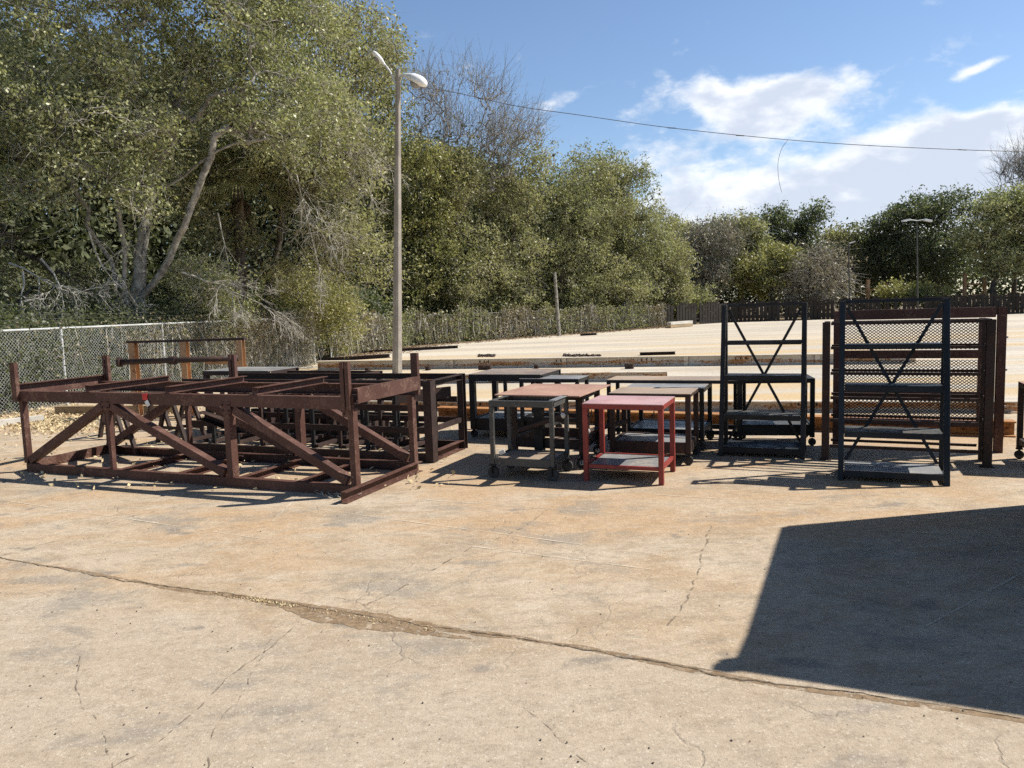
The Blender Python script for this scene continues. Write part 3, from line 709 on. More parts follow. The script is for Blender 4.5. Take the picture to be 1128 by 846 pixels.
# end rails (the right hand one runs out past the front)
for u, ex in ((0, 0.0), (Lt, .3)):
    b0 = FLt + d * (u + (.062 if u else -.062))
    MB().channel(b0 - s * ex + up * .055, b0 + s * (dp + .02) + up * .055, .06, .11, flip=1 if u else -1).build('end_rail', mt, t)
    MB().channel(b0 - s * .03 + up * (Ht + .01), b0 + s * (dp + .05) + up * (Ht + .01), .06, .14, flip=-1 if u else 1).build('end_rail', mt, t)
for u in (u_at(99, 0, Ht), u_at(187, 0, Ht), u_at(283, 0, Ht)):
    MB().channel(FLt + d * u + s * (-.03) + up * (Ht + .04), FLt + d * (u) + s * (dp + .03) + up * (Ht + .04), .06, .075, flip=1).build('cross_channel', mt, t)
for u in (U[1], (U[1] + U[2]) / 2, U[2], (U[2] + U[3]) / 2):
    MB().channel(FLt + d * u + s * .04 + up * .04, FLt + d * u + s * (dp - .04) + up * .04, .06, .075, flip=1).build('floor_channel', mt, t)
MB().box(FLt + d * .05 + s * (dp - .05) + up * .5, FLt + d * (U[1] - .03) + s * .06 + up * .5, .03, .085).build('brace_plate', mt, t)
MB().box(FLt + d * .1 + s * (dp - .06) + up * .09, FLt + d * (U[1] - .05) + s * .06 + up * .09, .03, .085).build('brace_plate', mt, t)
for u in (U[1], U[2], U[3] - .02):
    p = FLt + d * u - s * .043
    MB().box(p + up * (Ht - .19), p + up * (Ht - .07), .12, .008, up=s).build('gusset_plate', mt, t)
    for k in (-1, 1):
        for z in (Ht - .1, Ht - .16): MB().tube([p - s * .004 + d * .04 * k + up * z, p - s * .016 + d * .04 * k + up * z], .011, 6).build('bolt', M['darkbrown'], t)
# uprights
for (px, u, off) in ((0, -.03, -.055), (1, -.02, dp + .055), (2, u_at(254, dp, Ht), dp + .055), (3, Lt - .02, -.055), (4, Lt + .03, dp + .055)):
    b0 = FLt + d * u + s * off
    for k in ((-1, 1) if px != 0 and px != 4 else (0,)):
        MB().channel(b0 + d * k * .027 + up * (Ht - .12), b0 + d * k * .027 + up * (Ht + .33), .04 if k else .08, .045, up=s, flip=k or 1).build('upright', mt, t)
p = FLt + d * (upos(176, 528)) - s * .048
tg = MB().box(p + up * (Ht + .0), p + up * (Ht - .07), .07, .004, up=s).build('tag', M['tagred'], t)
MB().box(p - s * .006 + up * (Ht - .075) + d * .02, p - s * .006 + up * (Ht - .13) + d * .05, .05, .003, up=s).build('paper', M['tagwhite'], tg)

# ------------------------------------------------------------------ open stake frame behind it
FRc = G(476, 509); BRc = G(516, 494); sc_ = (BRc - FRc); dpc = .85; d = Vector((.93, -.37, 0)).normalized(); s = Vector((.37, .93, 0)).normalized(); Lc = 3.6; Hc = .94
o0 = FRc - d * Lc
t = thing('stake_frame', 'long dark open frame of many upright bars right behind the maroon truss stand', 'steel frame', o0 + d * Lc / 2 + s * dpc / 2)
mt = M['darkbrown']
for k in (0, dpc):
    o = o0 + s * k
    MB().channel(o + up * .05, o + d * (Lc - .06) + up * .05, .05, .09, flip=-1 if k == 0 else 1).build('bottom_rail', mt, t)
    MB().channel(o + up * (Hc - .035), o + d * (Lc - .06) + up * (Hc - .035), .05, .07, flip=-1 if k == 0 else 1).build('top_rail', mt, t)
    MB().box(o + s * .0 + up * .36, o + d * (Lc - .07) + up * .36, .03, .07).build('side_rail', mt, t)
    MB().box(o + up * .62, o + d * (Lc - .07) + up * .62, .03, .07).build('side_rail', mt, t)
    n = 13 if k else 9
    for i in range(n):
        u = .03 + (Lc - .12) * i / n
        MB().box(o + s * (.032 if k == 0 else -.032) + d * u + up * .1, o + s * (.032 if k == 0 else -.032) + d * u + up * (Hc - .075), .045, .028, up=s).build('stake', M['black'] if i % 3 else mt, t)
for u in [Lc * i / 9 for i in range(9)]:
    MB().box(o0 + d * u + s * .03 + up * .12, o0 + d * u + s * (dpc - .03) + up * .12, .06, .04).build('floor_bar', mt, t)
MB().channel(FRc, FRc + up * (Hc - .002), .1, .12, up=s).build('end_post', mt, t)
MB().channel(FRc + s * dpc, FRc + s * dpc + up * (Hc - .002), .08, .09, up=s, flip=-1).build('end_post', mt, t)
MB().channel(FRc + s * .065 + up * (Hc - .04), FRc + s * (dpc - .05) + up * (Hc - .04), .07, .07, flip=1).build('end_rail', mt, t)
MB().channel(FRc + s * .065 + up * .06, FRc + s * (dpc - .05) + up * .06, .07, .11, flip=1).build('end_rail', M['maroon'], t)
MB().box(FRc + s * .065 + up * .37, FRc + s * (dpc - .05) + up * .37, .03, .06).build('end_rail', mt, t)
MB().box(FRc - d * .5 + s * .1 + up * .72, FRc - d * .1 + s * .75 + up * .72, .02, .14).build('side_plate', mt, t)

# further dark low frames whose legs crowd the view under the truss top
for (px, py, Ln, dp2, H2, lab) in ((395, 487, 1.9, .7, .9, 'dark flat topped frame table in the crowded middle behind the stake frame'),
                                 (300, 480, 1.2, .7, .93, 'short dark frame table standing behind the left half of the truss stand')):
    FRg = G(px, py); FLg = FRg - d * Ln
    table('frame_table', lab, FLg, FRg, dp2, H2, M['darkbrown'], M['greyplate'], leg=.07, toph=.06, shelf=.2, plate=False, shelfh=.08, open_top=(px == 395))

for (px, py, Ln, lab) in ((452, 482, 1.6, 'low dark rung frame lying flat in the crowded middle beside the heavy bench'), (372, 478, 1.5, 'low dark rung frame lying flat behind the stake frame')):
    g0 = G(px, py) - d * Ln; t = thing('rung_frame', lab, 'steel frame', g0 + d * Ln / 2 + s * .35)
    for k in (0, .7):
        for z in (.05, .3): MB().box(g0 + s * k + up * z, g0 + d * Ln + s * k + up * z, .06, .08).build('rail', M['black'], t)
    for i in range(6):
        u = .05 + (Ln - .1) * i / 5
        MB().box(g0 + d * u + s * .035 + up * .05, g0 + d * u + s * .665 + up * .05, .05, .06).build('rung', M['darkbrown'], t)
        MB().box(g0 + d * u + up * .095, g0 + d * u + up * .255, .05, .04, up=s).build('upright', M['darkbrown'], t)
        MB().box(g0 + d * u + s * .7 + up * .095, g0 + d * u + s * .7 + up * .255, .05, .04, up=s).build('upright', M['darkbrown'], t)
# sawhorses under/behind the truss stand
def sawhorse(label, p, ang, H, half, Lb, mat):
    ax = Vector((math.cos(ang), math.sin(ang), 0)); cr = Vector((-ax.y, ax.x, 0))
    t = thing('sawhorse', label, 'sawhorse', p, 'steel sawhorses behind the truss stand')
    MB().box(p - ax * Lb / 2 + up * H, p + ax * Lb / 2 + up * H, .07, .08).build('top_beam', mat, t)
    for e in (-1, 1):
        q0 = p + ax * e * (Lb / 2 - .1)
        for k in (-1, 1):
            MB().channel(q0 + cr * k * half, q0 + cr * k * .04 + up * (H - .05), .045, .05, up=ax).build('leg', mat, t)
        MB().box(q0 - cr * half * .62 + up * H * .3, q0 + cr * half * .62 + up * H * .3, .03, .04).build('spreader', mat, t)
    return t
for i, (px, py, a) in enumerate(((163, 494, 1.15), (232, 481, 1.25), (150, 478, 1.1))):
    sawhorse(['dark splayed leg sawhorse nearest behind the left bay of the truss stand', 'second sawhorse seen through the middle bay beside the slanting channel', 'rear sawhorse farthest back towards the chain link fence'][i],
             G(px, py), a, .72, .27, 1.0, M['darkbrown'])
a = P(222, 457, 9.6); b = P(268, 474, 9.2)
x = MB().channel(a, b, .1, .1).build('loose_channel', M['darkbrown'], base=a); tag(x, 'loose dark channel lying slanted across the sawhorse in the middle bay', 'steel bar')

# orange rusted goal-post frame
t = thing('post_frame', 'orange rusted upright frame of three broad posts in front of the chain link fence', 'steel frame', G(210, 459))
yL, yR = 13.6, 13.35
PTS = [P(153, 459, 13.6), P(209, 458, 13.5), P(270, 457, 13.35)]
for p in PTS:
    g = Vector((p.x, p.y, 0)); zt = 1.31
    MB().channel(g, g + up * zt, .1, .16, up=(0, 1, 0), flip=-1).build('post', M['orange'], t)
    MB().box(g + up * .01 - Vector((.15, 0, 0)), g + up * .01 + Vector((.15, 0, 0)), .5, .02).build('foot_plate', M['darkbrown'], t)
g0 = Vector((PTS[0].x - .09, PTS[0].y - .0, 1.33)); g1 = Vector((PTS[2].x + .09, PTS[2].y, 1.33))
MB().box(g0, g1, .1, .04).build('top_bar', M['darkbrown'], t)
a = P(131, 399, 13.3); b = P(262, 394.5, 13.1)
pp_ = MB().tube([a, b], .05, 10).build('pipe', M['darkbrown'], t, smooth=True)
mm = a.lerp(b, .46); dv2 = (b - a).normalized()
MB().tube([mm - dv2 * .06, mm + dv2 * .05], .075, 10).build('clamp', M['darkbrown'], pp_)
MB().tube([a - dv2 * .01, a + dv2 * .04], .085, 10).build('flange', M['darkbrown'], pp_)
MB().box(Vector((PTS[1].x + .4, PTS[1].y - .1, .95)), Vector((PTS[2].x - .1, PTS[2].y - .1, .95)), .05, .09).build('cross_bar', M['orange'], t)

# kerb pieces on the left
x = MB().box(G(-40, 474), G(47, 463.5), .16, .2).build('kerb_block', M['kerb'], base=G(20, 470)); tag(x, 'pale concrete wheel stop at the foot of the fence on the far left', 'kerb')
x = MB().box(G(64, 456) + up * .075, G(196, 455) + up * .075, .15, .15).build('timber_beam', M['timber'], base=G(130, 456)); tag(x, 'weathered yellowish timber beam lying by the leaf drift', 'timber')

# ------------------------------------------------------------------ long steel beams across the yard
def beam(label, pa, pb, h, w_, mat, holes=(), up_off=0):
    a = G(*pa); b = G(*pb); dd = (b - a).normalized(); nn = Vector((-dd.y, dd.x, 0))
    t = thing('steel_beam', label, 'steel beam', a.lerp(b, .5))
    o = MB().ibeam(a + up * h / 2 + nn * w_ / 2, b + up * h / 2 + nn * w_ / 2, w_, h).build('flanges', mat, t)
    L_ = (b - a).length; n = max(3, int(L_ / 3.2))
    for i in range(1, n):
        c = a + dd * (L_ * (i + .3) / n) + nn * w_ * .24
        MB().box(c + up * .02, c + up * (h - .02), .012, w_ * .44, up=dd).build('stiffener', mat, t)
    for (px, py) in holes:
        g = G(px, py); u = (g - a).dot(dd)
        for k in (-1, 0, 1):
            c = a + dd * (u + k * .13) + nn * (w_ * .5 - .011)
            MB().box(c + up * h * .55, c + up * h * .8, .03, .004, up=nn).build('bolt_hole', M['hole'], t)
    return t
beam('pale painted rust streaked I beam farthest back, lying across the yard', (348, 408), (1010, 400.5), .275, .26, M['beam_pale'], ((532, 406), (616, 405.5), (711, 405), (817, 404)))
beam('shorter grey I beam ending behind the tables, second farthest back', (352, 424), (735, 420), .21, .22, M['beam_pale'])
beam('pale grey I beam passing behind the black rack, third from the back', (300, 452), (1124, 455.5), .17, .2, M['beam_pale'], ((528, 449), (889, 453)))
beam('orange rusted I beam nearest to the tables and racks', (480, 462), (1119, 482), .19, .2, M['beam_rust'])
for (x0, x1, y, h, lab) in ((528, 541, 407, .13, 'larger brown steel block against the rearmost beam'), (589, 593, 405.5, .1, 'tiny brown block left of the two part block at the rear beam'),
                       (688, 697, 405.8, .14, 'two part brown block against the rear beam above the red table'), (470, 474, 407.5, .12, 'small brown block at the rear beam right of the light pole'),
                       (404, 408, 408.5, .1, 'small dark block at the rear beam just left of the light pole')):
    a = G(x0, y) - Vector((0, .12, 0)); b = G(x1, y) - Vector((0, .12, 0))
    mbx = MB().box(a + up * h / 2, a.lerp(b, .45) + up * h / 2, .12, h); mbx.box(a.lerp(b, .55) + up * h * .45, b + up * h * .45, .12, h * .9); mbx.box(a + up * h * .3, b + up * h * .3, .06, h * .3)
    x = mbx.build('steel_block', M['darkbrown'], base=a); tag(x, lab, 'steel block')
for (p1, p2, h, lab) in (((705, 391.5), (744, 390.5), .1, 'thin dark bar lying beyond the rear beam above the red table'), ((440, 387), (505, 383.5), .12, 'brown steel bar lying by the vine fence right of the light pole'),
                    ((640, 370), (658, 369), .12, 'short dark bar on the lot right of the slim leaning pole'),
                    ((352, 399), (430, 394), .14, 'brown steel bar lying left of the light pole'), ((397, 389), (437, 387), .1, 'rusty bar half hidden behind the light pole')):
    a = G(*p1); b = G(*p2)
    x = MB().channel(a + up * h / 2, b + up * h / 2, .14, h).build('steel_bar', M['darkbrown'], base=a); tag(x, lab, 'steel bar')
pp = []
for _ in range(260):
    g = G(random.choice([random.uniform(620, 662), random.uniform(527, 545)]), random.gauss(392.5, .5)); pp.append((g.x, g.y, .03))
scatter('rubble', 'line of dark rubble crumbs on the lot beyond the rear beam', 'rubble', pp, .06, M['darkbrown'])
t = thing('timber_pile', 'low pile of grey timbers at the far end of the vine fence', 'timber pile', G(748, 361))
for i in range(4):
    a = G(737, 361.5 - i * .25); b = G(761, 359.6 - i * .25)
    MB().box(a + up * (.1 + .18 * (i % 2)), b + up * (.1 + .18 * (i % 2)), .3, .16).build('timber', M['kerb'] if i % 2 else M['timber'], t)

# ------------------------------------------------------------------ stand-in container added out of frame to throw the big shadow
Hs = 2.6; SA = G(874, 582); SB = G(803, 733); SC = G(1128, 784)
off = SHIFT * Hs
a = SA - off; b = SB - off; dbc = (SC - SB).normalized(); c = b + dbc * 6.0; e = a + dbc * 6.0
t = thing('shadow_container', 'unseen grey stand-in container added just out of view to shade the slab', 'container', (a + c) / 2)
def wall(p, q_, name, mat):
    n = max(4, int((q_ - p).length / .28)); mb = MB(); dd = (q_ - p).normalized(); out_ = Vector((dd.y, -dd.x, 0)); V = []; Fc = []
    for i in range(n * 2 + 1):
        g = p + (q_ - p) * (i / (n * 2)) + out_ * (0 if (i // 1) % 2 else .035)
        V += [g + up * .12, g + up * Hs]
        if i: k = 2 * i; Fc.append((k - 2, k, k + 1, k - 1))
    return mesh_obj(name, V, Fc, mat, t)
wall(b, c, 'side_wall', M['crate']); wall(a, e, 'side_wall', M['crate']); wall(c, e, 'end_wall', M['crate'])
dab = (b - a).normalized()
for k in (0, 1):
    p0 = a + (b - a) * (k * .5) + dab * .05 * (1 - k); p1 = a + (b - a) * (.5 + k * .5) - dab * .05 * k
    dr = MB().box(p0.lerp(p1, .5) + up * .14, p0.lerp(p1, .5) + up * (Hs - .05), (p1 - p0).length - .01, .05, up=Vector((dab.y, -dab.x, 0))).build('door', M['crate'], t)
    nb = Vector((dab.y, -dab.x, 0)) * (1 if Vector((dab.y, -dab.x, 0)).dot(dbc) < 0 else -1)
    MB().tube([p0.lerp(p1, .35) + nb * .05 + up * .2, p0.lerp(p1, .35) + nb * .05 + up * (Hs - .15)], .017, 6).build('lock_rod', M['galv'], dr)
for g in (a, b, c, e): MB().box(g + up * .0, g + up * (Hs + .01), .1, .1, up=dab).build('corner_post', M['crate'], t)
mid = (a + b) / 2
MB().box(mid + up * (Hs + .02), mid + dbc * 6.0 + up * (Hs + .02), (b - a).length + .04, .04).build('roof', M['crate'], t)
MB().box(mid + up * .08, mid + dbc * 6.0 + up * .08, (b - a).length - .1, .1).build('floor', M['crate'], t)
MB().box(b - dbc * .02 + up * (Hs - .02) + dab * .0, b - dbc * .02 + up * (Hs - .02) + dab * .07, .08, .07).build('shadow_nub', M['crate'], t)  # small corner block added to cast the nub on the shadow's edge

# ------------------------------------------------------------------ fences
def wire_fence(a, b, Hh, par, pitch=0.075, wd=0.0026):
    d = (b - a); L_ = d.length; d.normalize(); nn = np.array((-d.y, d.x, 0)); dn = np.array(d); A = np.array(a)
    segs = []
    k0 = int(-Hh / pitch) - 1
    for k in range(k0, int(L_ / pitch) + 1):
        for sg in (1, -1):
            x0 = k * pitch; x1 = x0 + Hh
            t0 = max(0, -x0) ; t1 = min(Hh, L_ - x0)
            if t1 <= t0: continue
            za, zb = (t0, t1) if sg == 1 else (Hh - t0, Hh - t1)
            segs.append((x0 + t0, za, x0 + t1, zb, sg * .002))
    S = np.array(segs); n = len(S)
    pa = A + dn * S[:, 0:1] + np.array((0, 0, 1)) * (S[:, 1:2] + .03) + nn * S[:, 4:5]; pb = A + dn * S[:, 2:3] + np.array((0, 0, 1)) * (S[:, 3:4] + .03) + nn * S[:, 4:5]
    dd = pb - pa; dd /= np.linalg.norm(dd, axis=1)[:, None]; up_ = np.cross(dd, nn); r = wd
    V = np.stack([pa + nn * r, pa - nn * r * .5 + up_ * r, pa - nn * r * .5 - up_ * r, pb + nn * r, pb - nn * r * .5 + up_ * r, pb - nn * r * .5 - up_ * r], 1).reshape(-1, 3)
    q_ = np.array([[0, 1, 4, 3], [1, 2, 5, 4], [2, 0, 3, 5]]); Q = (np.arange(n)[:, None, None] * 6 + q_[None]).reshape(-1, 4)
    return np_mesh('wire_mesh', V, Q, M['wire'], par)
def leaves_np(C, n_per, sigma, size, rng, flat=1.0, aspect=.55):
    n = len(C) * n_per; c = np.repeat(C, n_per, 0)
    off = rng.normal(size=(n, 3)) * np.asarray(sigma); c = c + off
    a = rng.normal(size=(n, 3)); a /= np.linalg.norm(a, axis=1)[:, None]
    b = rng.normal(size=(n, 3)); b[:, 2] *= flat; b -= a * (a * b).sum(1)[:, None]; b /= np.linalg.norm(b, axis=1)[:, None]
    s = (size * rng.uniform(.6, 1.3, n))[:, None]
    V = np.stack([c - a * s, c + b * s * aspect, c + a * s, c - b * s * aspect], 1).reshape(-1, 3)
    return V, np.arange(n * 4).reshape(n, 4)
def strands_np(Pt, length, width, rng, slant=.15):
    n = len(Pt); l = (length * rng.uniform(.4, 1.2, n))[:, None]
    dirv = rng.normal(size=(n, 3)) * slant; dirv[:, 2] = -1
    ang = rng.uniform(0, 6.28, n); sd = np.stack([np.cos(ang), np.sin(ang), np.zeros(n)], 1) * width
    e = Pt + dirv * l; m = (Pt + e) / 2 + rng.normal(size=(n, 3)) * .04 * l
    V = np.stack([Pt - sd, Pt + sd, m + sd, m - sd, e + sd * .3, e - sd * .3], 1).reshape(-1, 3)
    q_ = np.array([[0, 1, 2, 3], [3, 2, 4, 5]]); return V, (np.arange(n)[:, None, None] * 6 + q_[None]).reshape(-1, 4)
def join(parts):
    V = []; Q = []; o = 0
    for v, q_ in parts: V.append(v); Q.append(q_ + o); o += len(v)
    return np.concatenate(V), np.concatenate(Q)

Hf = 1.56
t = thing('chain_link_fence', 'galvanised chain link fence with barbed wire along the left side of the yard', 'fence', FA.lerp(FC, .5))
wire_fence(FA, FC, Hf, t)
dA = (FC - FA).normalized(); LA = (FC - FA).length
MB().tube([FA + up * (Hf + .03), FC + up * (Hf + .03)], .022, 8).build('top_rail', M['galv'], t)
posts_u = [(Vector((-9.2, 15.8, 0)) - FA).dot(dA) + k * 3.05 for k in range(-3, 5)]
for u in posts_u:
    if u < 0 or u > LA - .5: continue
    g = FA + dA * u
    MB().tube([g, g + up * (Hf + .06)], .03, 8).build('post', M['galv'], t)
    MB().box(g + up * (Hf + .06), g + up * (Hf + .34) + Vector((-.2, .03, 0)), .012, .018).build('wire_arm', M['gunmetal'], t)
MB().tube([FC, FC + up * (Hf + .15)], .045, 10).build('post', M['galv'], t)
for k in range(3):
    pts = []
    for i in range(40):
        u = LA * i / 39; pts.append(FA + dA * u + up * (Hf + .14 + .09 * k - .015 * abs(math.sin(u * math.pi / 3.05))) + Vector((-.07 - .06 * k, 0, 0)))
    MB().tube(pts, .004, 4).build('barbed_wire', M['gunmetal'], t)
# vines on the far half of this fence
rv = np.random.default_rng(5); n = 1500
u = 1 - np.abs(rv.normal(size=n)) * .22; u = u[(u > 0.1)]; n = len(u)
Pt = np.array(FA)[None] + np.array(dA)[None] * (u * LA)[:, None] + np.stack([rv.normal(size=n) * .06, rv.normal(size=n) * .05, Hf + .1 - np.abs(rv.normal(size=n)) * .75], 1)
Pt[:, 2] = np.clip(Pt[:, 2], .05, 1.9)
V, Q = leaves_np(Pt, 9, (.13, .13, .13), .035, rv); np_mesh('vines', V, Q, L['tanvine'], t)
V, Q = strands_np(Pt[:900], .9, .006, rv); V[:, 2] = np.maximum(V[:, 2], .02); np_mesh('vine_stems', V, Q, M['twig'], t)
# return run of the fence at the corner
FD = FC + Vector((-7.5, 1.5, 0))
# vine covered fence
t = thing('vine_fence', 'old wire fence smothered in brown and green vines receding along the far lot', 'fence', FB[1])
for i in range(3):
    a, b = FB[i], FB[i + 1]; n = int((b - a).length / 3)
    for k in range(n + 1):
        g = a.lerp(b, k / max(1, n)); MB().tube([g, g + up * 1.5], .03, 6).build('post', M['galv'], t)
    MB().tube([a + up * 1.42, b + up * 1.4], .018, 6).build('top_rail', M['gunmetal'], t)
Pv = []; Sv = []
for i, w_ in ((0, .25), (1, .35), (2, .4)):
    n = int(4600 * w_ * 1.5); tt = rv.uniform(0, 1, n); A_ = np.array(FB[i]); B_ = np.array(FB[i + 1])
    q0 = A_[None] * (1 - tt[:, None]) + B_[None] * tt[:, None]; top = 1.38 + .12 * np.sin(tt * 40) + .14 * np.sin(tt * 17 + i) + .12 * np.sin(tt * 97) + np.abs(rv.normal(size=n)) * .1
    q0[:, 2] = rv.uniform(0, 1, n) ** .75 * top; q0[:, :2] += rv.normal(size=(n, 2)) * .1; Pv.append(q0)
    q1 = A_[None] * (1 - tt[:, None]) + B_[None] * tt[:, None]; q1[:, 2] = top * rv.uniform(.6, 1.02, n); q1[:, :2] += rv.normal(size=(n, 2)) * .09; Sv.append(q1)
Pv = np.concatenate(Pv); Sv = np.concatenate(Sv)
msk = (np.sin(Pv[:, 1] * 1.3) + np.sin(Pv[:, 1] * .53 + 1) + rv.normal(size=len(Pv)) * .7) > .2
V, Q = leaves_np(Pv[msk], 5, (.12, .12, .1), .07, rv); np_mesh('vines', V, Q, L['oak'], t)
V, Q = leaves_np(Pv[~msk], 5, (.12, .12, .1), .065, rv); np_mesh('vines', V, Q, L['tanvine'], t)
V, Q = strands_np(Sv, 1.0, .012, rv, .1); V[:, 2] = np.maximum(V[:, 2], .02); np_mesh('vine_stems', V, Q, M['twig'], t)
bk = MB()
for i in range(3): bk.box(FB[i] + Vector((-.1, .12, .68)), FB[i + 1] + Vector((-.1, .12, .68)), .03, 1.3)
bk.build('vine_backing', L['dark'], t)  # dark leaf-coloured sheet filling in close behind the vines
# paling fence at the back
t = thing('paling_fence', 'dark wooden paling fence closing the far end of the lot', 'fence', PF[1])
rr = random.Random(3)
for i in range(len(PF) - 1):
    mb = MB()
    a, b = PF[i], PF[i + 1]; n = int((b - a).length / .3); dd = (b - a).normalized()
    for j in range(n):
        if rr.random() < .12: continue
        g = a.lerp(b, (j + .5) / n); h_ = 1.5 + rr.uniform(-.12, .12)
        mb.box(g, g + up * h_, .25, .03, up=Vector((-dd.y, dd.x, 0)))
    mb.build('palings', M['paling'], t)
for z in (.4, 1.2):
    mb = MB()
    for i in range(len(PF) - 1): mb.box(PF[i] + up * z + Vector((0, .06, 0)), PF[i + 1] + up * z + Vector((0, .06, 0)), .05, .1)
    mb.build('rail', M['paling'], t)

# ------------------------------------------------------------------ poles and wire
g = G(437.5, 411); print('pole', g)
t = thing('street_lamp', 'tall tapering concrete light pole with two white lamp heads', 'street lamp', g)
zt = ZH(g, 77); ptop_ = P(438.5, 77, g.y)
zz = [0, zt]
ang = rad(30); pr = []
mb = MB(); V = []; Fc = []
for z, r in ((0, .14), (zt, .068)):
    for k in range(8):
        a = ang + k * math.pi / 4 + (0.16 if k % 2 else -0.16); V.append(Vector(((ptop_.x if z else g.x) + r * math.cos(a), g.y + r * math.sin(a), z)))
for k in range(8): Fc.append((k, (k + 1) % 8, 8 + (k + 1) % 8, 8 + k))
Fc.append(tuple(range(8, 16))); mesh_obj('pole', V, Fc, M['polecon'], t)
dy = g.y
arm = [P(437, 98, dy), P(434, 88, dy), P(429, 78, dy), P(423, 70, dy - .1)]
MB().tube(arm, .03, 8).build('arm', M['galv'], t, smooth=True)
def lamp_head(c0, c1, w0, w1, h, lens=True):
    d = (c1 - c0); n = 7; V = []; Fc = []; sd = d.normalized().cross(up).normalized(); u2 = sd.cross(d.normalized())
    prof = [(0, .35), (.15, .6), (.35, .9), (.6, 1.0), (.8, .95), (.95, .7), (1, .35)]
    for (tt, f_) in prof:
        c = c0 + d * tt
        for k in range(8):
            a = k * math.pi / 4; V.append(c + sd * math.cos(a) * w1 * f_ + u2 * math.sin(a) * h * f_ * (1 if math.sin(a) > 0 else .55))
    for i in range(len(prof) - 1):
        for k in range(8): Fc.append((i * 8 + k, i * 8 + (k + 1) % 8, (i + 1) * 8 + (k + 1) % 8, (i + 1) * 8 + k))
    Fc.append(tuple(range(8))); Fc.append(tuple(range(48, 56)))
    o = mesh_obj('lamp_head', V, Fc, M['lampwhite'], t, True)
    e = MB().tube([c0 + d * .55 - u2 * h * .5, c0 + d * .55 - u2 * h * .8, c0 + d * .55 - u2 * h * 1.1], [w1 * .75, w1 * .65, w1 * .3], 10).build('lens', M['greyplate'], o)
lamp_head(P(424, 72, dy - .1), P(410, 57, dy - .2), .1, .11, .09)
MB().tube([P(438, 84, dy), P(449, 83, dy - .05)], .035, 8).build('arm', M['galv'], t)
lamp_head(P(446, 83, dy - .05), P(469, 94, dy - .25), .1, .2, .17)
top = P(439, 92, dy)
wp = [top, P(506, 103, 22), P(570, 117, 22.6), P(640, 127, 23), P(740, 141, 23.4), P(868, 154, 23.6), P(980, 161.5, 23.4), P(1128, 167, 23), P(1300, 168, 22.5)]
t2 = thing('overhead_cable', 'thin black overhead cable sagging across the sky to the light pole', 'cable', top)
def smooth_pts(p, n=6):
    out_ = []
    for i in range(len(p) - 1):
        p0 = p[max(0, i - 1)]; p1 = p[i]; p2 = p[i + 1]; p3 = p[min(len(p) - 1, i + 2)]
        for k in range(n):
            t_ = k / n
            out_.append(0.5 * ((2 * p1) + (p2 - p0) * t_ + (2 * p0 - 5 * p1 + 4 * p2 - p3) * t_ ** 2 + (3 * p1 - p0 - 3 * p2 + p3) * t_ ** 3))
    out_.append(p[-1]); return out_
MB().tube(smooth_pts(wp), .010, 5).build('cable', M['cable'], t2)
MB().tube(smooth_pts([P(868, 154, 23.6), P(861, 164, 23.6), P(857, 180, 23.6), P(858, 198, 23.6), P(861, 212, 23.6)]), .006, 5).build('loose_end', M['cable'], t2)
for px, py in ((740, 141), (1060, 165), (815, 149.3)):
    c = P(px, py, 23.4 if px < 1000 else 23.2); MB().tube([c - Vector((.12, 0, -.01)), c + Vector((.12, 0, -.01))], .015, 6).build('splice', M['cable'], t2)
# slim leaning pole by the vine fence
g = G(616, 369.5)
x = MB().tube([g, P(613.5, 335, g.y), P(611, 300, g.y)], [.1, .09, .08], 8).build('utility_pole', M['bark'], base=g); tag(x, 'slim pale leaning pole against the trees at the vine fence', 'pole')
# far lamp posts
for (px, ptop, py, lab, dbl) in ((1011, 243, 349, 'far thin lamp post with two arms in front of the dark oaks', True), (936, 268, 351, 'far thin pole behind the lot left of the double armed lamp post', False)):
    g = G(px, py); t = thing('lamp_post', lab, 'lamp post', g); tp = P(px - 1, ptop, g.y)
    MB().tube([g, tp], [.07, .045], 8).build('pole', M['gunmetal'], t)
    if dbl:
        for k in (-1, 1):
            e = P(px - 1 + k * 8, ptop - 1, g.y); MB().tube([tp, e], .04, 6).build('arm', M['galv'], t)
            f = P(px - 1 + k * 16, ptop + .5, g.y); MB().box(e, f, .3, .14).build('lamp_head', M['lampwhite'], t)
    else:
        e = P(px + 6, ptop - 2, g.y); MB().tube([tp, e], .04, 6).build('arm', M['galv'], t)
# rusty portal frames far behind the lot
for (px, w_, ptop, lab) in ((956, 20, 308, 'rusty portal frame beyond the paling fence left of the green shrub'), (1062, 22, 301, 'rusty portal frame beyond the paling fence right of the green shrub')):
    g = P(px, 340, 62); g = Vector((g.x, 62, 0)); t = thing('portal_frame', lab, 'steel frame', g)
    g2 = P(px + w_, 340, 62); g2 = Vector((g2.x, 62, 0)); z1 = ZH(g, ptop); z2 = ZH(g2, ptop + 4)
    MB().box(g, g + up * z1, .22, .22, up=(0, 1, 0)).build('post', M['orange'], t); MB().box(g2, g2 + up * z2, .2, .2, up=(0, 1, 0)).build('post', M['orange'], t)
    for z in (z1 * .45, z1 * .72): MB().box(g + up * z, g2 + up * z, .12, .12).build('cross_bar', M['orange'], t)

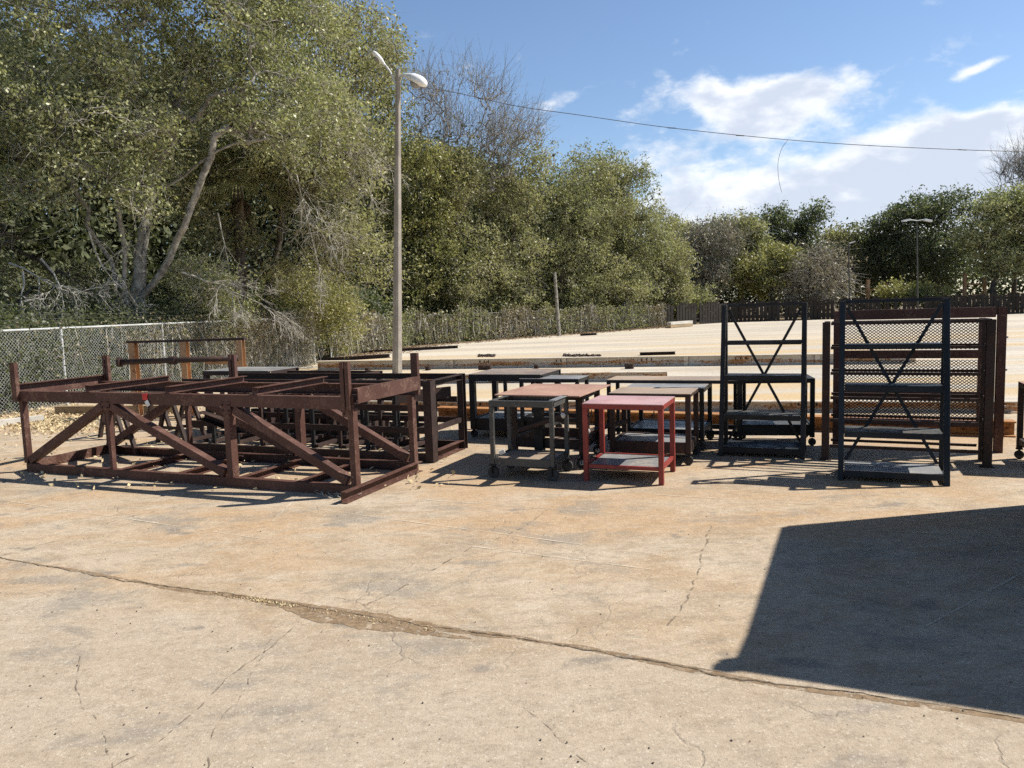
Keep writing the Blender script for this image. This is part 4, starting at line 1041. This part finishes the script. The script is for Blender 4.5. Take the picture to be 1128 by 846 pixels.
# ------------------------------------------------------------------ trees
UPN = np.array((0, 0, 1.0))
def tubes_np(Pa, Pb, Ra, Rb, sides):
    n = len(Pa); d = Pb - Pa; d /= (np.linalg.norm(d, axis=1)[:, None] + 1e-9)
    ref = np.where(np.abs(d[:, 2:3]) > .9, np.array([[1.0, 0, 0]]), UPN[None])
    s_ = np.cross(d, ref); s_ /= np.linalg.norm(s_, axis=1)[:, None]; u_ = np.cross(s_, d)
    a = np.arange(sides) * 2 * np.pi / sides
    ring = s_[:, None] * np.cos(a)[None, :, None] + u_[:, None] * np.sin(a)[None, :, None]
    V = np.concatenate([Pa[:, None] - d[:, None] * Ra[:, None, None] * .3 + ring * Ra[:, None, None], Pb[:, None] + d[:, None] * Rb[:, None, None] * .3 + ring * Rb[:, None, None]], 1).reshape(-1, 3)
    k = np.arange(sides); k2 = (k + 1) % sides
    q_ = np.stack([k, k2, k2 + sides, k + sides], 1)
    return V, (np.arange(n)[:, None, None] * 2 * sides + q_[None]).reshape(-1, 4)
def tree(name, label, base, stems, lobes, leaf, nclump=260, per=60, sig=.3, lsize=.05, trunk_r=.25, tip=.008, bark='bark', seed=1, twigs=3, shell=.55, moss=0, group='trees beyond the fences', cat='tree', minz=.3, twig_len=.5, crownmat=None, twig_out=.25, dead=None):
    r = np.random.default_rng(seed); base = np.array(base, dtype=float)
    t = thing(name, label, cat, tuple(base), group)
    pos = [base]; par = [-1]; att = []
    for st in stems:
        pi = 0; prev = base
        for q_ in st:
            q_ = np.array(q_, dtype=float)
            for k in (1, 2, 3):
                p_ = prev + (q_ - prev) * k / 3 + (r.normal(size=3) * .04 * np.linalg.norm(q_ - prev) if k < 3 else 0)
                pos.append(p_); par.append(pi); pi = len(pos) - 1; att.append(pi)
            prev = q_
    vol = np.array([max(.01, l[3] * l[4] * l[5]) ** .8 for l in lobes]); vol /= vol.sum(); C = []
    ph = r.uniform(0, 6.28, 6); fr = r.uniform(.5, 1.2, 6)
    idx = r.choice(len(lobes), size=nclump * 4, p=vol)
    for i in idx:
        l = lobes[i]; v = r.normal(size=3); v /= np.linalg.norm(v); rr_ = (shell + (1 - shell) * r.random() ** .6) if r.random() < .8 else r.random() ** .5
        c = np.array(l[:3]) + v * np.array(l[3:6]) * rr_
        if c[2] < minz: continue
        nz = math.sin(c[0] * fr[0] * 1.6 + ph[0]) + math.sin(c[1] * fr[1] * 1.6 + ph[1]) + math.sin(c[2] * fr[2] * 2 + ph[2]) + math.sin((c[0] + c[2]) * fr[3] * 2.3 + ph[3])
        if nz < -.9 + r.normal() * .4: continue
        C.append(c)
        if len(C) >= nclump: break
    C = np.array(C); att0 = len(pos); a0 = pos[att[max(0, len(att) // 3)]]
    C = C[np.argsort(np.linalg.norm(C - a0, axis=1))]
    cap = len(pos) + len(C) * 3 + 5; PA = np.zeros((cap, 3)); PA[:len(pos)] = np.array(pos); PAR = np.full(cap, -1); PAR[:len(par)] = par; n = len(pos); low = 2
    isend = np.zeros(cap)
    for c in C:
        dl = PA[low:n] - c; dist = np.linalg.norm(dl, axis=1) + np.maximum(0, PA[low:n, 2] - c[2]) * .5
        j = int(np.argmin(dist)) + low; p0 = PA[j]; L_ = np.linalg.norm(c - p0)
        prev = j
        for k in (1, 2, 3):
            f_ = k / 3; p_ = p0 + (c - p0) * f_ + (r.normal(size=3) * .09 * L_ if k < 3 else 0); p_[2] += math.sin(f_ * math.pi) * .08 * L_ * (1 if k < 3 else 0)
            PA[n] = p_; PAR[n] = prev; prev = n; n += 1
        isend[n - 1] = 1
    cnt = isend.copy()
    for i in range(n - 1, 0, -1): cnt[PAR[i]] += cnt[i]
    cnt = np.maximum(cnt, 1); p_ = math.log(trunk_r / tip) / math.log(max(2, cnt[0])); R = tip * cnt ** p_
    hmax = np.linalg.norm(PA[:n] - base, axis=1).max(); dst = np.linalg.norm(PA[:n] - base, axis=1) / hmax
    R = np.minimum(R[:n], trunk_r * np.maximum(.12, 1 - 1.25 * dst))
    e = np.arange(1, n); pa = PA[PAR[e]]; pb = PA[e]; ra = np.minimum(R[PAR[e]], R[e] * 1.35 + .01); rb = R[e]
    ra = np.where(PAR[e] == 0, ra * 1.25, ra)
    big = rb > .03
    parts = []
    if big.any(): parts.append(tubes_np(pa[big], pb[big], ra[big], rb[big], 8))
    if (~big).any(): parts.append(tubes_np(pa[~big], pb[~big], ra[~big], rb[~big], 4))
    V, Q = join(parts); np_mesh('trunk', V, Q, M[bark], t, True)
    cp = []; cm = []; mats_ = []
    if leaf is not None and per > 0:
        # each clump is made of a few tight sprays, so gaps and bright tips show
        ns = 5; Cs = np.repeat(C, ns, 0) + r.normal(size=(len(C) * ns, 3)) * np.array((sig, sig, sig * .8))
        V, Q = leaves_np(Cs, max(1, per // ns), (sig * .42, sig * .42, sig * .3), lsize, r)
        cp.append((V, Q)); mats_.append(L[leaf]); cm.append(np.zeros(len(Q)))
    if twigs:
        n2 = len(C) * twigs; c = np.repeat(C, twigs, 0) + r.normal(size=(n2, 3)) * sig * .4
        dv = r.normal(size=(n2, 3)); dv /= np.linalg.norm(dv, axis=1)[:, None]; ow = c - a0; ow /= np.linalg.norm(ow, axis=1)[:, None] + 1e-6; dv = dv * (1 - twig_out * .5) + ow * twig_out; dv[:, 2] -= .1 * (1 - twig_out)
        m1 = c + dv * twig_len * .5 * r.uniform(.5, 1.2, (n2, 1)); e1 = m1 + (dv + r.normal(size=(n2, 3)) * .5) * twig_len * .5
        rt = np.full(n2, max(.004, tip * .7))
        V, Q = join([tubes_np(c, m1, rt * 1.2, rt * .8, 3), tubes_np(m1, e1, rt * .8, rt * .4, 3)])
        cp.append((V, Q)); cm.append(np.full(len(Q), len(mats_))); mats_.append(M['twig'] if crownmat is None else crownmat)
    if moss:
        V, Q = strands_np(np.repeat(C, moss, 0) + r.normal(size=(len(C) * moss, 3)) * sig, 1.1, .03, r, .1)
        cp.append((V, Q)); cm.append(np.full(len(Q), len(mats_))); mats_.append(L['moss'])
    V, Q = join(cp); np_mesh('crown', V, Q, None, t, mats=mats_, midx=np.concatenate(cm))
    for (st, dr, ln, rs_) in (dead or []):
        db = []
        rr = random.Random(rs_)
        def grow(p, dv, ln, rad_, dep):
            pts = [p]; q_ = p
            for k in range(4):
                dv = (dv + Vector((rr.gauss(0, .22), rr.gauss(0, .22), rr.gauss(-.06, .18)))).normalized(); q2 = q_ + dv * ln / 4
                db.append((q_, q2, rad_ * (1 - k * .2), rad_ * (.8 - k * .2) + .002))
                if dep > 0 and k > 0:
                    for _ in range(2 if dep > 1 else 3):
                        nv = (dv + Vector((rr.gauss(0, .6), rr.gauss(0, .6), rr.gauss(-.1, .6)))).normalized(); grow(q2, nv, ln * .5, rad_ * .5, dep - 1)
                q_ = q2
        grow(Vector(st), Vector(dr).normalized(), ln, .03, 3)
        A_ = np.array([tuple(x[0]) for x in db]); B_ = np.array([tuple(x[1]) for x in db]); ra_ = np.array([x[2] for x in db]); rb_ = np.array([x[3] for x in db])
        V, Q = tubes_np(A_, B_, ra_, rb_, 4); np_mesh('dead_branch', V, Q, M['twig'], t)
    return t
def lobe(px, py, y, rx, rz, ry=None):
    """lobe centre seen at (px,py) at depth y, radii in picture units turned into metres at that depth"""
    c = P(px, py, y); k = y / F; rxm = rx * k; return (c.x, c.y, c.z, rxm, (ry if ry else rxm), rz * k)
def gp(px, y): p = P(px, 400, y); return (p.x, y, -.01)
def sp(*pts): return [tuple(P(px, py, y)) for px, py, y in pts]

# 1 big multi stemmed oak behind the chain link fence
tree('oak_tree', 'large grey multi stemmed oak with forked pale limbs behind the chain link fence', gp(147, 20.5),
     [sp((140, 325, 20.5), (110, 270, 20.3), (85, 215, 20), (60, 150, 19.5), (40, 80, 19)), sp((152, 325, 20.5), (158, 260, 20.6), (165, 205, 20.8), (195, 120, 21), (215, 30, 21)),
      sp((150, 335, 20.5), (176, 303, 20.3), (203, 250, 20), (216, 215, 20), (236, 150, 20)), sp((152, 325, 20.6), (160, 262, 20.5), (176, 210, 20.2), (240, 166, 20), (310, 150, 19.8), (390, 122, 19.6)), sp((143, 350, 20.4), (137, 300, 20.2), (130, 230, 19.8), (120, 180, 19.6))],
     [lobe(60, 40, 19.5, 90, 75, 2.2), lobe(20, 140, 19, 90, 70, 1.9), lobe(110, 150, 19, 80, 65, 1.8), lobe(170, 60, 20, 80, 80, 2), lobe(260, 30, 20.5, 90, 70, 2), lobe(345, 50, 23, 65, 60, 1.6), lobe(325, 130, 20.5, 65, 60, 1.5),
      lobe(60, 225, 18.8, 60, 30, 1), lobe(150, 215, 19, 50, 28, .9), lobe(385, 95, 24, 36, 60, 1.2), lobe(80, -60, 20, 130, 70, 3), lobe(250, -60, 21, 140, 60, 3)],
     'bright', nclump=1150, per=80, sig=.3, lsize=.05, trunk_r=.24, tip=.008, seed=21, twigs=4, shell=.35, twig_len=.7,
     dead=[(P(45, 285, 18.2), (.3, 0, -.9), 1.6, 1), (P(10, 290, 18), (.8, 0, -.5), 1.5, 2), (P(98, 255, 18.8), (.1, 0, -1), 1.7, 3), (P(25, 300, 17.8), (.4, 0, -.8), 1.1, 5), (P(200, 300, 20), (.9, 0, -.2), 1.4, 7)])
tree('oak_tree', 'dark leaning oak whose black limb rises at the far left edge', gp(-60, 19),
     [sp((-40, 300, 19), (20, 262, 19), (60, 215, 19.5), (100, 190, 20))],
     [lobe(-60, 120, 20, 90, 90, 2.2), lobe(10, 220, 21, 80, 60, 1.8), lobe(40, 320, 22, 90, 30, 1.5), lobe(-60, 260, 18, 60, 80, 1.6)], 'oak', nclump=330, per=85, sig=.3, lsize=.042, trunk_r=.28, seed=22, twigs=4, bark='barkdark')
# 2 twiggy grey-green tree in the middle left
tree('oak_tree', 'twiggy grey green tree drooping between the big oak and the light pole', gp(300, 26),
     [sp((300, 300, 26), (310, 220, 26), (340, 130, 25.5)), sp((300, 320, 26), (270, 230, 26), (250, 120, 26))],
     [lobe(330, 170, 24.5, 70, 80, 2), lobe(250, 120, 26, 70, 80, 2), lobe(380, 200, 24, 60, 85, 1.8), lobe(240, 230, 24, 60, 45, 1.4), lobe(310, 270, 24, 70, 40, 1.5), lobe(390, 60, 26, 50, 50, 2), lobe(320, 60, 27, 80, 60, 2), lobe(400, 290, 24.5, 45, 35, 1.2)],
     'olive', nclump=800, per=70, sig=.36, lsize=.06, trunk_r=.2, seed=23, twigs=4, twig_len=.8, bark='barkdark',
     dead=[(P(290, 150, 22.5), (.6, 0, -.6), 2.6, 11), (P(320, 170, 22.3), (.5, 0, -.8), 2.6, 12), (P(310, 120, 22.5), (.8, 0, -.3), 2.4, 14), (P(240, 235, 22), (.2, 0, -.8), 1.8, 16), (P(235, 320, 22), (.9, 0, -.1), 1.8, 17)])
tree('small_tree', 'light yellow green bushy tree leaning over the fence corner', gp(352, 27.3),
     [sp((350, 350, 27.2), (345, 320, 27))], [lobe(345, 330, 26.8, 48, 34, 1.4), lobe(375, 352, 27, 24, 28, .9), lobe(315, 325, 26.6, 28, 20, 1.0)], 'yellow', nclump=170, per=80, sig=.28, lsize=.045, trunk_r=.09, seed=24, twigs=3)
tree('small_tree', 'low yellowish sapling tangle against the chain link fence beside the big oak', gp(215, 21.5),
     [sp((215, 345, 21.5), (210, 320, 21.3))], [lobe(205, 318, 21, 42, 32, 1.1), lobe(165, 335, 20.8, 30, 18, .8), lobe(235, 350, 22, 40, 18, 1)], 'bright', nclump=170, per=75, sig=.24, lsize=.038, trunk_r=.06, seed=25, twigs=6)
# cabbage palm with dead skirt
t = thing('palm_tree', 'cabbage palm with a skirt of dead brown fronds inside the thicket', 'palm', gp(262, 24), 'trees beyond the fences')
pb_ = Vector(gp(262, 24)); pt_ = P(262, 205, 24)
MB().tube([pb_, pb_.lerp(pt_, .5) + Vector((.1, 0, 0)), pt_], [.2, .17, .16], 10).build('trunk', M['barkdark'], t)
r = np.random.default_rng(4)
def fronds(n, zlo, zhi, ln, mat, nm):
    parts = []
    for i in range(n):
        a = r.uniform(0, 6.28); e = r.uniform(zlo, zhi); c = np.array(pt_); hd = np.array((math.cos(a), math.sin(a), 0)); m_ = c + (hd * math.cos(e) + UPN * math.sin(e)) * ln * .5
        for k in range(22):
            b_ = (k - 10.5) / 10.5; sd = np.cross(hd, UPN); dv = hd * math.cos(e - .3) + UPN * math.sin(e - .3) + sd * b_ * 1.1; dv /= np.linalg.norm(dv)
            tip_ = m_ + dv * ln * .75 * (1 - .3 * abs(b_)) - UPN * .25 * ln * (1 if e > -.3 else .6); sw = np.cross(dv, UPN); sw /= np.linalg.norm(sw) + 1e-6; mid_ = m_ + dv * ln * .4
            parts.append((np.array([m_ - sw * .01, m_ + sw * .01, mid_ + sw * .03, mid_ - sw * .03, tip_ + sw * .004, tip_ - sw * .004]), np.array([[0, 1, 2, 3], [3, 2, 4, 5]])))
        parts.append((np.array([c - [.01, 0, 0], c + [.01, 0, 0], m_ + [.01, 0, 0], m_ - [.01, 0, 0]]), np.array([[0, 1, 2, 3]])))
    V, Q = join(parts); np_mesh(nm, V, Q, mat, t)
fronds(22, -.2, 1.2, 1.5, L['oak'], 'crown'); fronds(6, -1.4, -1.0, .8, L['deadpalm'], 'dead_fronds')
# 3 yellow green tree by the pole
tree('oak_tree', 'yellowish green tree right behind the light pole', gp(446, 43), [sp((448, 300, 43), (455, 220, 43), (462, 150, 43))],
     [lobe(470, 205, 42, 32, 55, 1.8), lobe(462, 275, 42, 38, 45, 1.8), lobe(432, 150, 43, 30, 55, 1.6), lobe(420, 250, 42, 30, 60, 1.6), lobe(440, 320, 42, 45, 25, 1.8), lobe(425, 70, 42, 22, 38, 1.2)], 'yellow', nclump=520, per=80, sig=.42, lsize=.075, trunk_r=.2, seed=26, twigs=2, bark='barkdark')
# bare tree
tree('bare_tree', 'tall leafless tree with fine brown branches above the green crowns', gp(505, 44), [sp((500, 280, 44), (498, 220, 44), (493, 170, 44), (497, 120, 44), (510, 85, 44)), sp((500, 250, 44), (520, 200, 44), (545, 165, 44), (575, 120, 44)), sp((498, 230, 44), (480, 180, 44), (468, 130, 44)), sp((500, 235, 44), (512, 170, 44), (535, 120, 44), (545, 90, 44))],
     [lobe(505, 115, 44, 38, 45, 2.2), lobe(540, 140, 44, 38, 45, 2.2), lobe(570, 150, 44, 32, 40, 2), lobe(480, 150, 44, 30, 50, 2), lobe(520, 180, 44, 50, 40, 2), lobe(460, 100, 43, 18, 30, 1.2)], 'grey', nclump=300, per=5, sig=.5, lsize=.05, trunk_r=.26, tip=.014, seed=27, twigs=6, twig_len=1.5, bark='bark', crownmat=M['bark'], shell=.3, twig_out=.8)
# row of mid trees
MID = [('broad olive green oak just right of the light pole', 510, 38, [(505, 255, 40, 55), (520, 310, 45, 28), (490, 320, 38, 25), (500, 200, 30, 35)], 'olive', 28),
       ('bushy dull green oak left of the slim leaning pole', 565, 40, [(560, 215, 40, 50), (555, 280, 45, 40), (575, 180, 30, 28), (545, 325, 50, 18)], 'olive', 29),
       ('full dark green oak behind the slim leaning pole', 618, 43, [(610, 200, 34, 45), (622, 255, 45, 45), (600, 305, 45, 25), (630, 320, 35, 16)], 'oak', 30),
       ('round topped oak in the middle of the fence row', 655, 47, [(645, 200, 26, 34), (665, 225, 35, 45), (655, 285, 42, 35), (670, 322, 40, 14)], 'olive', 31),
       ('slightly greyer crowned oak near the end of the vine fence', 690, 51, [(672, 195, 22, 26), (697, 215, 26, 34), (700, 265, 36, 35), (690, 310, 40, 20)], 'oak', 32),
       ('low rounded oak at the end of the vine fence', 730, 55, [(722, 255, 24, 24), (730, 290, 30, 26), (718, 318, 36, 18), (742, 322, 20, 14)], 'olive', 33)]
def fence_y(px):
    k = ray(px, 400); m_ = k.x / k.y
    for i in range(3):
        a, b = FB[i], FB[i + 1]; fa = a.x - m_ * a.y; fb = b.x - m_ * b.y
        if fa * fb <= 0: return a.y + (b.y - a.y) * fa / (fa - fb)
    return 57 if px > 640 else 30
for lab, px, y, lb, lf, sd_ in MID:
    y = max(y, fence_y(px) + 4.0)
    tree('oak_tree', lab, gp(px, y), [sp((px, 300, y), (px - 5, 250, y)), sp((px, 310, y), (px + 12, 260, y))], [lobe(a, b, y, c, d_, max(1.8, c * y / F)) for a, b, c, d_ in lb], lf, nclump=330, per=85, sig=.42, lsize=.075, trunk_r=.22, seed=sd_, twigs=3, bark='barkdark', twig_len=.8)
FAR = [('grey oak hung with moss past the end of the vine fence', 772, 64, [(770, 275, 26, 26), (790, 265, 24, 22), (775, 305, 26, 20)], 'grey', 41, 3),
       ('olive crowned oak left of the tallest far tree', 815, 68, [(815, 258, 22, 18), (825, 285, 26, 24), (800, 250, 16, 10)], 'olive', 42, 0),
       ('tall gapped oak standing highest in the far row', 868, 72, [(852, 240, 15, 9), (892, 238, 16, 12), (870, 255, 26, 14), (865, 285, 28, 22)], 'dark', 43, 0),
       ('yellow green tree low in the far row', 850, 62, [(848, 290, 26, 18), (835, 315, 28, 14)], 'yellow', 44, 0),
       ('bare greyish round bush tree in front of the far row', 898, 60, [(898, 300, 30, 26), (885, 322, 26, 12), (915, 318, 22, 16)], 'grey', 45, 0),
       ('oak filling the dip in the far row', 928, 70, [(925, 272, 20, 18), (935, 300, 24, 24), (945, 262, 16, 10)], 'olive', 46, 0),
       ('dense dark oak left of the far double lamp post', 975, 68, [(972, 258, 26, 16), (985, 285, 34, 30), (1000, 240, 20, 14)], 'dark', 47, 0),
       ('very dark spreading oak behind the far double lamp post', 1030, 66, [(1015, 232, 24, 14), (1045, 225, 32, 16), (1030, 265, 42, 30), (1035, 300, 38, 22)], 'dark', 48, 0),
       ('lighter green oak at the right edge of the far row', 1095, 60, [(1095, 245, 34, 28), (1120, 225, 28, 20), (1100, 280, 36, 25), (1080, 265, 22, 26)], 'bright', 49, 0),
       ('oak just out of the right edge behind the lot', 1160, 60, [(1160, 230, 40, 40), (1150, 285, 40, 30)], 'oak', 50, 0),
       ('moss hung oak squeezed behind the paling fence corner', 758, 70, [(750, 262, 20, 16), (758, 295, 24, 24)], 'olive', 51, 2)]
for lab, px, y, lb, lf, sd_, ms in FAR:
    tree('oak_tree', lab, gp(px, y), [sp((px, 310, y), (px - 5, 275, y)), sp((px, 315, y), (px + 8, 280, y))], [lobe(a, b, y, c, d_, max(2, c * y / F)) for a, b, c, d_ in lb], lf, nclump=240, per=(70 if lf != 'grey' else 26), sig=.5, lsize=.11, trunk_r=.3, tip=.015, seed=sd_, twigs=4 if lf == 'grey' else 1, bark='barkdark', twig_len=1.4, moss=ms)
tree('bare_tree', 'fine leafless crown rising over the right edge of the far row', gp(1118, 66), [sp((1118, 280, 66), (1115, 200, 66))], [lobe(1125, 190, 66, 22, 16, 2), lobe(1145, 185, 66, 24, 18, 2), lobe(1128, 210, 66, 20, 14, 2)], None, nclump=90, per=0, sig=.6, trunk_r=.25, tip=.02, seed=52, twigs=9, twig_len=1.8, bark='barkdark', crownmat=M['bark'], twig_out=.8)
tree('shrub', 'bright green shrub beyond the paling fence behind the navy rack', gp(1000, 61), [sp((1000, 330, 61))], [lobe(990, 322, 61, 20, 12, 1.6), lobe(1015, 325, 61, 22, 10, 1.6)], 'yellow', nclump=90, per=60, sig=.4, lsize=.1, trunk_r=.1, seed=53, twigs=1, cat='shrub')
tree('shrub', 'green shrub growing through the corner where vine and paling fences meet', gp(755, 58), [sp((755, 335, 58))], [lobe(745, 335, 58, 20, 12, 1.3), lobe(768, 322, 58, 16, 14, 1.3)], 'oak', nclump=90, per=60, sig=.35, lsize=.09, trunk_r=.1, seed=54, twigs=1, cat='shrub')

# background woodland mass and undergrowth behind the fences
r = np.random.default_rng(77)
def mass(name, label, pts, hts, leaf, n, sig, size, per, thick):
    C = []; P_ = [np.array(p) for p in pts]
    for _ in range(n):
        i = r.integers(0, len(P_) - 1); t_ = r.random(); c = P_[i] * (1 - t_) + P_[i + 1] * t_; h = hts[i] * (1 - t_) + hts[i + 1] * t_
        C.append((c[0] + r.normal() * thick, c[1] + r.normal() * thick * (1 if thick > .5 else 4), .1 + h * r.random() ** .9))
    V, Q = leaves_np(np.array(C), per, (sig, sig, sig), size, r); V[:, 2] = np.maximum(V[:, 2], 0)
    o = np_mesh(name, V, Q, L[leaf]); tag(o, label, 'undergrowth', None, 'stuff'); return o
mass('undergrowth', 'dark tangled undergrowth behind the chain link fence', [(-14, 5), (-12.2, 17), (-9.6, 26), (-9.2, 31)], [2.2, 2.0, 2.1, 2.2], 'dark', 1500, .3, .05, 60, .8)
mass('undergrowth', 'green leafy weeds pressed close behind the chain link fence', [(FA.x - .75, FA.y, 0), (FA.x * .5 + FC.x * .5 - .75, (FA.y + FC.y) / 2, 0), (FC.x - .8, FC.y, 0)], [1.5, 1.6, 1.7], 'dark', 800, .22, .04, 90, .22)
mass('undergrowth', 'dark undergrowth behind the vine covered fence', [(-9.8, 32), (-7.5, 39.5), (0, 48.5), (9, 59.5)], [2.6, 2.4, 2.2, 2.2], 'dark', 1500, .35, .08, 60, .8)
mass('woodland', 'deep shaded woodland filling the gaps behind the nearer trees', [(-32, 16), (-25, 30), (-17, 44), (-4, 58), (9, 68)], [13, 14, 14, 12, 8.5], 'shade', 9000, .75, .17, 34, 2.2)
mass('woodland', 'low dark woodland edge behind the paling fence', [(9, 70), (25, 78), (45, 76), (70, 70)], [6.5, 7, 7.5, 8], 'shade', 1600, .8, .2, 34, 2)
